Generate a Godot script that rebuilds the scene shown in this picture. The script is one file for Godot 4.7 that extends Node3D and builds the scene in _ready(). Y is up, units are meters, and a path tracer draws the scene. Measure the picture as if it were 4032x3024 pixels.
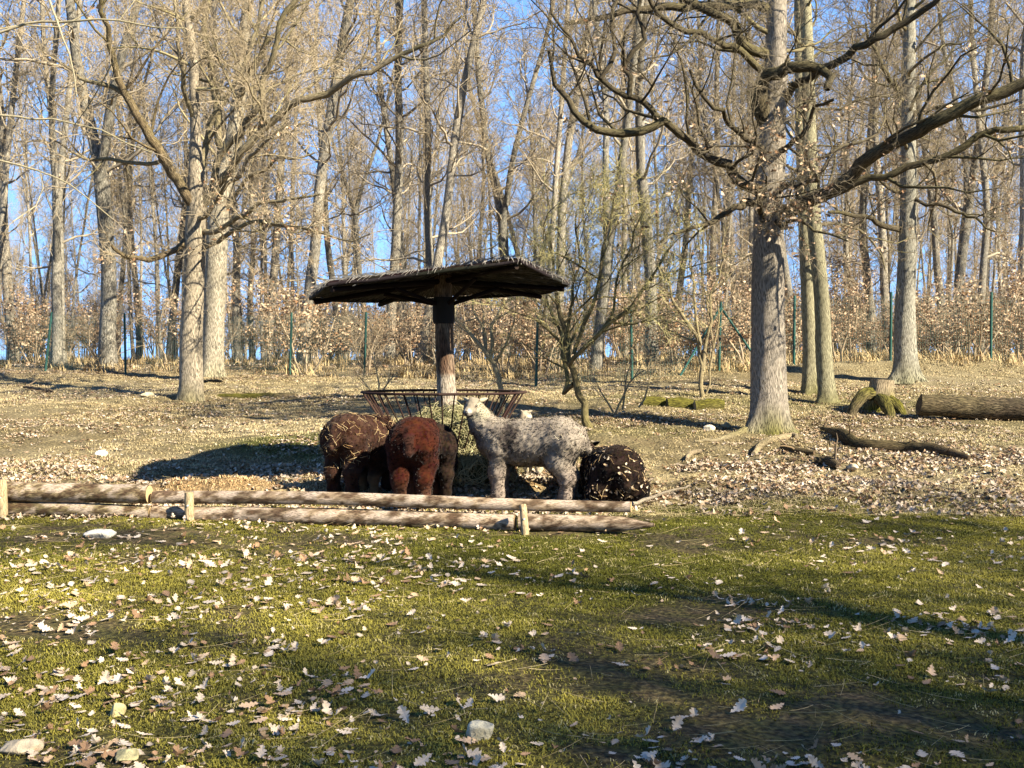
extends Node3D
# A winter woodland paddock: alpacas round a hay rack under a reed roof, a low log rail in front,
# oaks and a wire fence behind, the bare wood beyond. y is up, the camera looks along -z, units are metres.

const SUN_EL := 34.5
var rng := RandomNumberGenerator.new()
var taken := {}
var M := {}
var nz := FastNoiseLite.new()
var nfine := FastNoiseLite.new()
var nbig := FastNoiseLite.new()
var sprays := []
var sprays_lo := []
var clusters := []
var clusters_lo := []
var leaf_hi := []
var leaf_lo := []


class Geo:
	var v := PackedVector3Array()
	var n := PackedVector3Array()
	var uv := PackedVector2Array()
	var c := PackedColorArray()
	var ix := PackedInt32Array()
	# loose triangles
	var tv := PackedVector3Array()
	var tn := PackedVector3Array()
	var tc := PackedColorArray()
	var copies: Array = []   # one buffer of places per kind of branchlet

	func mesh(m: Material, m2: Material = null) -> ArrayMesh:
		var out := ArrayMesh.new()
		if ix.size():
			var a := []
			a.resize(Mesh.ARRAY_MAX)
			a[Mesh.ARRAY_VERTEX] = v
			a[Mesh.ARRAY_NORMAL] = n
			if uv.size() == v.size():
				a[Mesh.ARRAY_TEX_UV] = uv
			if c.size() == v.size():
				a[Mesh.ARRAY_COLOR] = c
			a[Mesh.ARRAY_INDEX] = ix
			out.add_surface_from_arrays(Mesh.PRIMITIVE_TRIANGLES, a)
			out.surface_set_material(out.get_surface_count() - 1, m)
		if tv.size():
			var a := []
			a.resize(Mesh.ARRAY_MAX)
			a[Mesh.ARRAY_VERTEX] = tv
			a[Mesh.ARRAY_NORMAL] = tn
			if tc.size() == tv.size():
				a[Mesh.ARRAY_COLOR] = tc
			out.add_surface_from_arrays(Mesh.PRIMITIVE_TRIANGLES, a)
			out.surface_set_material(out.get_surface_count() - 1, m2 if m2 else m)
		return out

	func put(x: Transform3D, s: Dictionary) -> void:
		tv.append_array(x * (s.v as PackedVector3Array))
		tn.append_array(Transform3D(x.basis.orthonormalized(), Vector3.ZERO) * (s.n as PackedVector3Array))
		if s.has("c"):
			tc.append_array(s.c)


# ---------------------------------------------------------------- names, tags, nodes
func numbered(s: String) -> String:
	var k: int = taken.get(s, -1) + 1
	taken[s] = k
	return s if k == 0 else "%s_%03d" % [s, k]


func tag(o: Node3D, label: String, category: String, group := "") -> Node3D:
	o.set_meta("label", label)
	o.set_meta("category", category)
	if group:
		o.set_meta("group", group)
	return o


func thing(called: String, label: String, category: String, at := Vector3.ZERO, group := "") -> Node3D:
	var o := Node3D.new()
	o.name = numbered(called)
	o.position = at
	add_child(o)
	return tag(o, label, category, group)


func part(called: String, mesh: Mesh, parent: Node3D, kind := "") -> MeshInstance3D:
	var o := MeshInstance3D.new()
	o.mesh = mesh
	o.name = numbered(called) if parent == self else called
	parent.add_child(o, true)
	if kind:
		o.set_meta("kind", kind)
	return o


func many(called: String, mesh: Mesh, buf: PackedFloat32Array, parent: Node3D) -> MultiMeshInstance3D:
	var mm := MultiMesh.new()
	mm.transform_format = MultiMesh.TRANSFORM_3D
	mm.use_colors = true
	mm.mesh = mesh
	mm.instance_count = buf.size() / 16
	mm.buffer = buf
	var o := MultiMeshInstance3D.new()
	o.multimesh = mm
	o.name = numbered(called) if parent == self else called
	parent.add_child(o, true)
	o.set_meta("kind", "stuff")
	return o


func put(buf: PackedFloat32Array, x: Transform3D, c: Color) -> void:
	var b := x.basis
	buf.append_array(PackedFloat32Array([b.x.x, b.y.x, b.z.x, x.origin.x, b.x.y, b.y.y, b.z.y, x.origin.y, b.x.z, b.y.z, b.z.z, x.origin.z, c.r, c.g, c.b, 1.0]))


# ---------------------------------------------------------------- small maths
func rf(a: float, b: float) -> float:
	return rng.randf_range(a, b)


func rv() -> Vector3:
	return Vector3(rng.randf_range(-1, 1), rng.randf_range(-1, 1), rng.randf_range(-1, 1))


func mixc(a: Color, b: Color, t: float) -> Color:
	return a.lerp(b, clampf(t, 0.0, 1.0))


func across(d: Vector3) -> Vector3:
	var a := d.cross(Vector3.UP if absf(d.y) < 0.9 else Vector3.RIGHT)
	return a.normalized()


func along(d: Vector3, spin := 0.0) -> Basis:
	# a basis whose y axis runs along d
	var a := across(d)
	var b := Basis(a, d, a.cross(d))
	return b * Basis(Vector3.UP, spin)


func smooth_path(p: Array, step: float, wander := 0.0) -> PackedVector3Array:
	var out := PackedVector3Array()
	for i in p.size() - 1:
		var a: Vector3 = p[i]
		var b: Vector3 = p[i + 1]
		var a0: Vector3 = p[maxi(i - 1, 0)]
		var b0: Vector3 = p[mini(i + 2, p.size() - 1)]
		var k := maxi(1, int(a.distance_to(b) / step))
		for j in k:
			out.append(a.cubic_interpolate(b, a0, b0, float(j) / k) + (rv() * wander if i + j > 0 else Vector3.ZERO))
	out.append(p[p.size() - 1])
	return out


func spread_radii(r: Array, count: int) -> PackedFloat32Array:
	var out := PackedFloat32Array()
	for i in count:
		var t := float(i) / maxi(1, count - 1) * (r.size() - 1)
		var k := mini(int(t), r.size() - 2)
		out.append(lerpf(r[k], r[k + 1], t - k))
	return out


# ---------------------------------------------------------------- the lie of the land
const HX := [-12.0, -6.0, 0.0, 4.0, 9.0]
const HD := [0.0, 10.5, 12.0, 14.0, 17.0, 19.0, 21.0, 23.0, 25.0, 29.0, 35.0, 60.0, 95.0, 160.0, 420.0]
const HH := [
	[0.0, 0.0, 0.0, 0.0, 0.0], [0.0, 0.0, 0.0, 0.0, 0.0], [0.0, 0.0, 0.0, 0.06, 0.12], [0.06, 0.06, 0.08, 0.2, 0.3], [0.35, 0.38, 0.5, 0.56, 0.6],
	[0.55, 0.58, 0.74, 0.76, 0.76], [0.75, 0.77, 0.95, 1.02, 1.02], [0.95, 0.96, 1.1, 1.25, 1.3], [1.12, 1.12, 1.25, 1.4, 1.46], [1.42, 1.42, 1.45, 1.55, 1.62],
	[1.55, 1.55, 1.55, 1.62, 1.75], [1.6, 1.6, 1.6, 1.65, 1.8], [1.7, 1.7, 1.7, 1.8, 1.9], [-3.0, -3.0, -3.0, -3.0, -3.0], [-14.0, -14.0, -14.0, -14.0, -14.0],
]
const MOUNDS := [[-3.5, -12.75, 0.26, 1.0, 0.34], [-2.2, -13.0, 0.14, 0.5, 0.3], [-0.2, -12.95, 0.2, 0.6, 0.28], [0.7, -13.3, 0.16, 0.5, 0.35], [4.4, -12.6, 0.12, 1.2, 0.5], [7.2, -13.6, 0.2, 1.6, 0.6], [2.6, -13.3, 0.08, 0.8, 0.4], [8.5, -24.2, 0.25, 3.5, 0.5]]


func h_row(row: Array, u: float) -> float:
	var k := clampi(int(u), 0, 3)
	return lerpf(row[k], row[k + 1], smoothstep(0.0, 1.0, clampf(u - k, 0.0, 1.0)))


func gh(x: float, z: float) -> float:
	var d := clampf(-z, 0.0, 419.0)
	var u := 0.0
	if x >= 9.0:
		u = 4.0
	elif x > -12.0:
		for k in 4:
			if x >= HX[k]:
				u = k + (x - HX[k]) / (HX[k + 1] - HX[k])
	var k := 0
	while d > HD[k + 1]:
		k += 1
	var t: float = (d - HD[k]) / (HD[k + 1] - HD[k])
	var h := cubic_interpolate_in_time(h_row(HH[k], u), h_row(HH[k + 1], u), h_row(HH[maxi(k - 1, 0)], u), h_row(HH[mini(k + 2, 14)], u), t, HD[k + 1] - HD[k], HD[maxi(k - 1, 0)] - HD[k], HD[mini(k + 2, 14)] - HD[k])
	if d < 40.0:
		if d > 10.0:
			for m in MOUNDS:
				var e: float = pow((x - m[0]) / m[3], 2) + pow((z - m[1]) / m[4], 2)
				if e < 9.0:
					h += m[2] * exp(-e)
		h += nz.get_noise_2d(x * 30.0, z * 30.0) * (0.035 if d < 11.5 else 0.06)
		h += nz.get_noise_2d(x * 160.0 + 50.0, z * 160.0) * (0.016 if d < 11.5 else 0.05)
	return h


func on_ground(p: Vector3, up := 0.0) -> Vector3:
	return Vector3(p.x, gh(p.x, p.z) + up, p.z)


func ground_normal(x: float, z: float) -> Vector3:
	var e := 0.04
	return Vector3(gh(x - e, z) - gh(x + e, z), 2.0 * e, gh(x, z - e) - gh(x, z + e)).normalized()


# ---------------------------------------------------------------- tubes, sprays, leaves
func cubic_interpolate_in_time(a: float, b: float, pre: float, post: float, t: float, bt: float, pt: float, qt: float) -> float:
	return a if bt <= 0.0 else cubic_interpolate_in_time_safe(a, b, pre, post, t, bt, pt, qt)


func cubic_interpolate_in_time_safe(a: float, b: float, pre: float, post: float, t: float, bt: float, pt: float, qt: float) -> float:
	# monotone Hermite through unevenly spaced rows
	var s := (b - a) / bt
	var s0 := (a - pre) / -pt if pt < 0.0 else s
	var s1 := (post - b) / (qt - bt) if qt > bt else s
	var m0 := 0.0 if s0 * s <= 0.0 else 2.0 * s0 * s / (s0 + s)
	var m1 := 0.0 if s1 * s <= 0.0 else 2.0 * s1 * s / (s1 + s)
	var t2 := t * t
	var t3 := t2 * t
	return (2 * t3 - 3 * t2 + 1) * a + (t3 - 2 * t2 + t) * bt * m0 + (-2 * t3 + 3 * t2) * b + (t3 - t2) * bt * m1


# o: relief (of the radius), moss (0..1), moss_color, flare, base_moss, urep, cap
func tube(g: Geo, pts: PackedVector3Array, rad: PackedFloat32Array, sides: int, col: Color, o := {}) -> void:
	var m := pts.size()
	if m < 2:
		return
	var relief: float = o.get("relief", 0.0)
	var moss: float = o.get("moss", 0.0)
	var mossc: Color = o.get("moss_color", Color(0.10, 0.095, 0.02))
	var flare: float = o.get("flare", 0.0)
	var base_moss: float = o.get("base_moss", 0.0)
	var urep: float = o.get("urep", 1.0)
	var tone: float = o.get("tone", 0.22)
	var first := g.v.size()
	var t := (pts[1] - pts[0]).normalized()
	var a := across(t)
	var run := rng.randf() * 3.0
	var seed_at := rv() * 40.0
	var y0 := pts[0].y
	for i in m:
		t = (pts[mini(i + 1, m - 1)] - pts[maxi(i - 1, 0)]).normalized()
		a = (a - t * a.dot(t)).normalized()
		var b := t.cross(a)
		if i:
			run += pts[i].distance_to(pts[i - 1])
		var up := pts[i].y - y0
		var fl := flare * exp(-up / 0.22) if flare > 0.0 else 0.0
		for k in sides + 1:
			var ang := TAU * (k % sides) / sides
			var nn := a * cos(ang) + b * sin(ang)
			var r := rad[i]
			if fl > 0.003:
				r *= 1.0 + fl * (0.7 + 0.65 * sin(ang * 3.0 + seed_at.x) + 0.55 * sin(ang * 5.0 + seed_at.y))
			if relief > 0.0:
				r *= 1.0 + relief * nz.get_noise_3d(nn.x * 130.0 * (0.5 + rad[i]) + seed_at.x, pts[i].y * 75.0 + nn.y * 50.0, nn.z * 130.0 * (0.5 + rad[i]))
			var p := pts[i] + nn * r
			g.v.append(p)
			g.n.append(nn)
			g.uv.append(Vector2(urep * k / sides, run * 1.5))
			var q := nz.get_noise_3d(p.x * 55.0 + seed_at.x, p.y * 22.0, p.z * 55.0)
			var cc := col * (1.0 + tone * 2.0 * q)
			if moss > 0.0:
				cc = mixc(cc, mossc, moss * (0.45 * nn.y + 1.4 * nz.get_noise_3d(p.x * 40.0 + 90.0, p.y * 40.0, p.z * 40.0) + 0.45))
			if base_moss > 0.0:
				cc = mixc(cc, mossc, base_moss * (1.1 - up / 0.38 + 1.6 * q))
			cc.a = 1.0
			g.c.append(cc)
	for i in m - 1:
		for k in sides:
			var p0 := first + i * (sides + 1) + k
			var q0 := p0 + sides + 1
			g.ix.append_array(PackedInt32Array([p0, q0, p0 + 1, p0 + 1, q0, q0 + 1]))
	if o.get("cap", false):
		for e in [0, m - 1]:
			var dir: Vector3 = (pts[0] - pts[1]).normalized() if e == 0 else (pts[m - 1] - pts[m - 2]).normalized()
			var c0 := g.v.size()
			g.v.append(pts[e])
			g.n.append(dir)
			g.uv.append(Vector2(0.5, 0.5))
			g.c.append(o.get("cap_color", col))
			for k in sides + 1:
				g.v.append(g.v[first + e * (sides + 1) + k])
				g.n.append(dir)
				g.uv.append(Vector2(0.5, 0.5) + 0.4 * Vector2(cos(TAU * k / sides), sin(TAU * k / sides)))
				g.c.append(o.get("cap_color", col))
			for k in sides:
				g.ix.append_array(PackedInt32Array([c0, c0 + 1 + k, c0 + 2 + k] if e == 0 else [c0, c0 + 2 + k, c0 + 1 + k]))
	if relief > 0.0 or flare > 0.0:
		# bend the normals to the relief
		for i in m:
			for k in sides + 1:
				var at := first + i * (sides + 1) + k
				var kk := k % sides
				var du := g.v[first + i * (sides + 1) + (kk + 1) % sides] - g.v[first + i * (sides + 1) + (kk + sides - 1) % sides]
				var dv := g.v[first + mini(i + 1, m - 1) * (sides + 1) + k] - g.v[first + maxi(i - 1, 0) * (sides + 1) + k]
				g.n[at] = du.cross(dv).normalized()


func prism(s: Dictionary, p: Vector3, q: Vector3, ra: float, rb: float) -> void:
	var t := (q - p).normalized()
	var a := across(t)
	var b := t.cross(a)
	var v: PackedVector3Array = s.v
	var n: PackedVector3Array = s.n
	for k in 3:
		var n0 := a * cos(TAU * k / 3.0) + b * sin(TAU * k / 3.0)
		var n1 := a * cos(TAU * (k + 1) / 3.0) + b * sin(TAU * (k + 1) / 3.0)
		v.append_array(PackedVector3Array([p + n0 * ra, q + n0 * rb, p + n1 * ra, p + n1 * ra, q + n0 * rb, q + n1 * rb]))
		n.append_array(PackedVector3Array([n0, n0, n1, n1, n0, n1]))
	s.v = v
	s.n = n


func crooked(s: Dictionary, p: Vector3, d: Vector3, length: float, r: float, k: int, crook: float) -> PackedVector3Array:
	var out := PackedVector3Array([p])
	for i in k:
		d = (d + rv() * crook + Vector3.UP * 0.06).normalized()
		var q := p + d * length / k
		prism(s, p, q, lerpf(r, r * 0.35, float(i) / k), lerpf(r, r * 0.35, float(i + 1) / k))
		p = q
		out.append(p)
	return out


func make_spray(side: int, sub: int, fat: float) -> Dictionary:
	# a leafless branchlet a metre long that grows along y
	var s := {"v": PackedVector3Array(), "n": PackedVector3Array()}
	var axis := crooked(s, Vector3.ZERO, Vector3.UP, 1.0, 0.0075 * fat, 5, 0.4)
	for i in side:
		var t := rf(0.1, 0.98) * (axis.size() - 1)
		var at := axis[int(t)].lerp(axis[mini(int(t) + 1, axis.size() - 1)], t - int(t))
		var yaw := i * 2.4 + rf(-0.5, 0.5)
		var d := (Vector3(cos(yaw), rf(0.3, 1.1), sin(yaw))).normalized()
		var lng := rf(0.22, 0.5) * (1.15 - 0.6 * t / axis.size())
		var tw := crooked(s, at, d, lng, 0.0045 * fat, 3 if sub > 1 else 2, 0.42)
		for j in sub:
			var q := tw[rng.randi_range(1, tw.size() - 1)]
			crooked(s, q, (d * 0.7 + rv()).normalized(), rf(0.08, 0.2), 0.003 * fat, 1, 0.2)
	return s


func leaf_shape(widths: Array, length: float, width: float, bend: float, fold: float, twist := 0.0) -> Dictionary:
	# lies along x, its upper face up
	var s := {"v": PackedVector3Array(), "n": PackedVector3Array()}
	var m := widths.size()
	var mid := []
	var le := []
	var ri := []
	for i in m:
		var t := float(i) / (m - 1)
		var x := (t - 0.5) * length
		var y := bend * (pow(2.0 * t - 1.0, 2) - 0.3) * length
		var w: float = widths[i] * width * 0.5
		var tw := twist * (t - 0.5)
		mid.append(Vector3(x, y, 0))
		var lift := fold * (0.7 + 0.6 * sin(t * 9.0))
		le.append(Vector3(x, y + w * (lift + tw), w))
		ri.append(Vector3(x, y + w * (lift - tw), -w))
	var quad := func(a: Vector3, b: Vector3, c: Vector3):
		if (b - a).cross(c - a).length() < 1e-9:
			return
		var nn := (c - a).cross(b - a).normalized()
		var v: PackedVector3Array = s.v
		var n: PackedVector3Array = s.n
		v.append_array(PackedVector3Array([a, b, c]))
		n.append_array(PackedVector3Array([nn, nn, nn]))
		s.v = v
		s.n = n
	for i in m - 1:
		quad.call(mid[i], mid[i + 1], le[i])
		quad.call(le[i], mid[i + 1], le[i + 1])
		quad.call(mid[i], ri[i], mid[i + 1])
		quad.call(ri[i], ri[i + 1], mid[i + 1])
	return s


const OAK := [0.03, 0.05, 0.3, 0.42, 0.2, 0.62, 0.75, 0.32, 0.9, 1.0, 0.45, 0.85, 0.8, 0.35, 0.5, 0.05]


func make_cluster(count: int, widths: Array) -> Dictionary:
	var g := Geo.new()
	for i in count:
		var s := leaf_shape(widths, rf(0.055, 0.1), rf(0.032, 0.055), rf(-0.25, 0.3), rf(-0.5, 0.7), rf(-0.8, 0.8))
		var tint := mixc(Color(0.3, 0.19, 0.105), Color(0.46, 0.345, 0.225), rng.randf()) * rf(0.7, 1.1)
		if rng.randf() < 0.3:
			tint = Color(0.17, 0.095, 0.05)
		tint.a = 1.0
		var c := PackedColorArray()
		c.resize(s.v.size())
		c.fill(tint)
		s.c = c
		var hang := Basis.from_euler(Vector3(rf(0, TAU), rf(0, TAU), rf(-1.6, 0.3)))
		g.put(Transform3D(hang, rv() * 0.13 + Vector3(0, -0.03, 0)), s)
	return {"v": g.tv, "n": g.tn, "c": g.tc}


# one branch with its side branches; twigs go into g's loose triangles, leaves into lf
func grow(g: Geo, tw: Geo, lf: Geo, p: Vector3, d: Vector3, length: float, r: float, lvl: int, o: Dictionary) -> void:
	var n := clampi(int(length / 0.3), 3, 9)
	var pts := PackedVector3Array([p])
	var rad := PackedFloat32Array([r])
	var crook: float = o.get("crook", 0.3)
	for i in n:
		d = (d + rv() * crook + Vector3.UP * o.get("lift", 0.06)).normalized()
		p += d * length / n
		pts.append(p)
		rad.append(lerpf(r, maxf(r * 0.3, 0.006), float(i + 1) / n))
	tube(g, pts, rad, 7 if r > 0.06 else 5 if r > 0.025 else 4, o.col, {"moss": o.get("moss", 0.0), "moss_color": o.get("moss_color", Color(0.1, 0.095, 0.02)), "tone": 0.15})
	dress(g, tw, lf, pts, rad, length, lvl, o, 0.22)


func dress(g: Geo, tw: Geo, lf: Geo, pts: PackedVector3Array, rad: PackedFloat32Array, length: float, lvl: int, o: Dictionary, from: float) -> void:
	var m := pts.size()
	if lvl > 0:
		var kids := maxi(2, int(length * o.get("kids", 2.0)))
		for i in kids:
			var t := lerpf(from, 0.97, (i + rf(0.1, 0.9)) / kids) * (m - 1)
			var k := int(t)
			var at := pts[k].lerp(pts[mini(k + 1, m - 1)], t - k)
			var dir := (pts[mini(k + 1, m - 1)] - pts[k]).normalized()
			var side := rv()
			side = (side - dir * side.dot(dir)).normalized()
			var d := (dir * rf(0.35, 1.0) + side * 0.9 + Vector3.UP * 0.12).normalized()
			var lng := minf(length * rf(0.3, 0.6) * (1.15 - 0.55 * t / m), o.get("longest", 2.4))
			grow(g, tw, lf, at, d, maxf(lng, 0.4), minf(rad[k] * 0.55, 0.012 + lng * 0.011), lvl - 1, o)
	var count := maxi(2, int(length * o.get("sprays", 3.0)))
	var kit: Array = o.kit
	for i in count:
		var t := lerpf(maxf(from, 0.2), 1.0, (i + rng.randf()) / count) * (m - 1)
		var k := mini(int(t), m - 2)
		var at := pts[k].lerp(pts[k + 1], t - k)
		var dir := (pts[k + 1] - pts[k]).normalized()
		var d := (dir * rf(0.3, 1.0) + rv() * 0.8 + Vector3.UP * 0.2).normalized()
		var size: float = o.get("spray", 0.9) * rf(0.55, 1.15)
		twig(tw, Transform3D(along(d, rf(0, TAU)).scaled_local(Vector3.ONE * size), at), kit)
		var reach: float = o.get("leaf_top", 99.0)
		if lf and rng.randf() < o.get("leaf", 0.0) * clampf((reach - at.y) * 0.7, 0.0, 1.0):
			var cl: Array = o.get("clusters", clusters_lo)
			lf.put(Transform3D(Basis(Vector3.UP, rf(0, TAU)), at + d * size * rf(0.2, 0.8)), cl[rng.randi() % cl.size()])
	if true:
		var dir := (pts[m - 1] - pts[m - 2]).normalized()
		twig(tw, Transform3D(along(dir, rf(0, TAU)).scaled_local(Vector3.ONE * o.get("spray", 0.9) * 1.1), pts[m - 1]), kit)


func twig(tw: Geo, x: Transform3D, kit: Array) -> void:
	var k := rng.randi() % kit.size()
	if tw.copies.is_empty():
		tw.put(x, kit[k])
	else:
		put(tw.copies[k % tw.copies.size()], x, Color.WHITE)


# ---------------------------------------------------------------- materials
func grey_image(w: int, h: int, f: Callable) -> Image:
	var bytes := PackedByteArray()
	bytes.resize(w * h)
	for y in h:
		for x in w:
			bytes[y * w + x] = int(clampf(f.call(x, y), 0.0, 1.0) * 255.0)
	return Image.create_from_data(w, h, false, Image.FORMAT_L8, bytes)


func tex(im: Image) -> ImageTexture:
	return ImageTexture.create_from_image(im)


func bark_height(x: int, y: int, w: int, h: int, stretch: float) -> float:
	var a := TAU * x / w
	var out := 0.0
	for k in 2:
		var yy := float(y - k * h) / h
		var n1 := absf(nz.get_noise_3d(cos(a) * 300.0, sin(a) * 300.0, yy * 1500.0 / stretch))
		var n2 := nfine.get_noise_3d(cos(a) * 90.0, sin(a) * 90.0, yy * 300.0 / stretch)
		var e := smoothstep(0.0, 0.3, n1) * 0.75 + 0.25 * (0.5 + 0.5 * n2)
		out += e * (float(y) / h if k else 1.0 - float(y) / h)
	return out


func matte(rough := 0.95) -> StandardMaterial3D:
	var m := StandardMaterial3D.new()
	m.vertex_color_use_as_albedo = true
	m.roughness = rough
	m.metallic_specular = 0.25
	return m


func make_materials() -> void:
	var bw := 256
	var bh := 512
	var bark := grey_image(bw, bh, func(x, y): return bark_height(x, y, bw, bh, 4.5))
	var pale := grey_image(bw, bh, func(x, y): return 0.34 + 0.72 * bark_height(x, y, bw, bh, 4.5))
	var bump := bark.duplicate()
	bump.convert(Image.FORMAT_RGBA8)
	bump.bump_map_to_normal_map(5.0)
	var m := matte()
	m.albedo_texture = tex(pale)
	m.normal_enabled = true
	m.normal_texture = tex(bump)
	m.normal_scale = 1.4
	M.bark = m
	M.wood = matte(0.85)   # twigs, thin branches, sticks
	var logs := matte(0.9)
	var li := grey_image(bw, bh, func(x, y): return 0.5 + 0.5 * bark_height(x, y, bw, bh, 2.2))
	var lb := li.duplicate()
	lb.convert(Image.FORMAT_RGBA8)
	lb.bump_map_to_normal_map(3.0)
	logs.albedo_texture = tex(li)
	logs.normal_enabled = true
	logs.normal_texture = tex(lb)
	M.logs = logs
	var tw := StandardMaterial3D.new()
	tw.albedo_color = Color(0.28, 0.22, 0.135).linear_to_srgb()
	tw.roughness = 0.9
	tw.metallic_specular = 0.25
	M.twig = tw
	var tg := tw.duplicate()
	tg.albedo_color = Color(0.15, 0.12, 0.075).linear_to_srgb()
	M.twig_oak = tg
	var tm := tw.duplicate()
	tm.albedo_color = Color(0.33, 0.285, 0.12).linear_to_srgb()
	M.twig_moss = tm
	var lf := matte(0.8)
	lf.backlight_enabled = true
	lf.backlight = Color(0.25, 0.25, 0.25)
	M.leaf = lf
	M.fallen = matte(0.75)
	var g := matte(1.0)
	var gi: Image = nfine.get_seamless_image(512, 512)
	gi.convert(Image.FORMAT_L8)
	var raw := gi.get_data()
	var raw2 := raw.duplicate()
	for i in raw.size():
		raw2[i] = int(70 + raw[i] * 0.72)
	g.albedo_texture = tex(Image.create_from_data(512, 512, false, Image.FORMAT_L8, raw2))
	g.uv1_triplanar = true
	g.uv1_world_triplanar = true
	g.uv1_scale = Vector3.ONE * 1.3
	g.heightmap_enabled = true
	g.heightmap_texture = tex(gi)
	g.heightmap_scale = 1.3
	M.ground = g
	M.grass = matte(0.8)
	M.grass.backlight_enabled = true
	M.grass.backlight = Color(0.3, 0.3, 0.3)
	var st := matte(0.95)
	var si: Image = nbig.get_seamless_image(256, 256)
	si.convert(Image.FORMAT_L8)
	st.uv1_triplanar = true
	st.uv1_scale = Vector3.ONE * 3.0
	st.heightmap_enabled = true
	st.heightmap_texture = tex(si)
	st.heightmap_scale = 1.2
	M.stone = st
	var rust := matte(0.75)
	rust.metallic = 0.3
	M.rust = rust
	var paint := matte(0.5)
	M.paint = paint
	var wool := matte(1.0)
	wool.rim_enabled = true
	wool.rim = 0.06
	wool.metallic_specular = 0.1
	wool.rim_tint = 0.6
	M.wool = wool
	var dark := StandardMaterial3D.new()
	dark.albedo_color = Color(0.03, 0.025, 0.02)
	dark.roughness = 0.15
	M.eye = dark
	var nose := StandardMaterial3D.new()
	nose.albedo_color = Color(0.09, 0.07, 0.06)
	nose.roughness = 0.55
	M.nose = nose


# ---------------------------------------------------------------- ground and what lies on it
func mossiness(x: float, z: float) -> float:
	return 0.5 + 1.3 * nz.get_noise_2d(x * 22.0 + 300.0, z * 40.0) + 0.9 * nfine.get_noise_2d(x * 30.0, z * 30.0) + clampf(0.34 + x * 0.05, 0.12, 0.5)


func litter_amount(x: float, z: float) -> float:
	var d := -z
	var n := nz.get_noise_2d(x * 16.0 - 70.0, z * 30.0)
	if d < 11.6:
		return clampf(0.36 + 1.1 * n + 0.9 * nfine.get_noise_2d(x * 40.0, z * 40.0) - x * 0.04, 0.06, 1.0)
	return clampf(0.36 + 1.6 * n + 1.5 * nfine.get_noise_2d(x * 25.0, z * 45.0), 0.04, 1.0)


func ground_color(x: float, z: float) -> Color:
	var d := -z
	var n := nz.get_noise_2d(x * 9.0 + 11.0, z * 16.0)
	var f := nfine.get_noise_2d(x * 60.0, z * 60.0)
	var soil := mixc(Color(0.17, 0.12, 0.055), Color(0.12, 0.105, 0.03), 0.5 + 1.5 * nfine.get_noise_2d(x * 140.0, z * 140.0)) * (1.0 + 0.4 * f)
	var moss := mixc(Color(0.085, 0.085, 0.012), Color(0.19, 0.16, 0.03), 0.5 + 1.3 * n + 0.5 * f)
	var near := mixc(soil, moss, mossiness(x, z) * 1.2)
	var straw := mixc(Color(0.43, 0.345, 0.185), Color(0.25, 0.19, 0.09), 0.5 + f - n)
	var strip := exp(-pow((d - 16.3) / 1.5, 2)) * (0.25 + 1.3 * nz.get_noise_2d(x * 8.0, z * 20.0 + 40.0)) * (1.0 if x < 4.0 else 0.4)
	straw = mixc(straw, Color(0.115, 0.115, 0.022), strip * 2.0)
	if x > 1.0 and d > 15.5 and d < 21.0:
		straw = mixc(straw, Color(0.1, 0.095, 0.02), 0.25 + 1.2 * n)
	var c := mixc(near, straw, smoothstep(11.0, 12.2, d + 0.8 * n))
	var bare := 0.0
	for m in MOUNDS.slice(0, 4):
		bare = maxf(bare, exp(-pow((x - m[0]) / m[3], 2) - pow((z - m[1]) / m[4], 2)))
	c = mixc(c, Color(0.40, 0.25, 0.11) * (1.0 + 0.35 * f), smoothstep(0.25, 0.6, bare) * 0.9)
	if d > 25.0:
		c = mixc(c, Color(0.3, 0.22, 0.12), smoothstep(25.0, 29.0, d))
	c.a = 1.0
	return c


func axis_steps(list: Array) -> PackedFloat32Array:
	# [start, step, until, step, until ...]
	var out := PackedFloat32Array()
	var x: float = list[0]
	for k in range(1, list.size(), 2):
		while x < list[k + 1] - 0.001:
			out.append(x)
			x += list[k]
	out.append(x)
	return out


func build_ground() -> void:
	var xs := axis_steps([-320.0, 40.0, -80.0, 8.0, -32.0, 0.8, -16.0, 0.22, -7.0, 0.085, 7.0, 0.22, 16.0, 0.8, 32.0, 8.0, 80.0, 40.0, 320.0])
	var zs := axis_steps([3.5, 0.085, 15.5, 0.2, 31.0, 1.0, 60.0, 8.0, 180.0, 40.0, 420.0])
	var back := PackedFloat32Array([-60.0, -30.0, -15.0, -6.0, 0.0, 2.0])
	back.append_array(zs)
	zs = back
	var g := Geo.new()
	for z in zs:
		for x in xs:
			g.v.append(Vector3(x, gh(x, -z), -z))
			g.c.append(ground_color(x, -z))
	var w := xs.size()
	var h := zs.size()
	g.n.resize(g.v.size())
	for j in h:
		for i in w:
			var a := g.v[j * w + mini(i + 1, w - 1)] - g.v[j * w + maxi(i - 1, 0)]
			var b := g.v[maxi(j - 1, 0) * w + i] - g.v[mini(j + 1, h - 1) * w + i]
			g.n[j * w + i] = b.cross(a).normalized()
	for j in h - 1:
		for i in w - 1:
			var p := j * w + i
			g.ix.append_array(PackedInt32Array([p, p + w, p + 1, p + 1, p + w, p + w + 1]))
	var o := part("ground", g.mesh(M.ground), self)
	o.set_meta("kind", "structure")
	o.set_meta("label", "mossy paddock ground rising to the wood, strewn with leaves")


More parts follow.
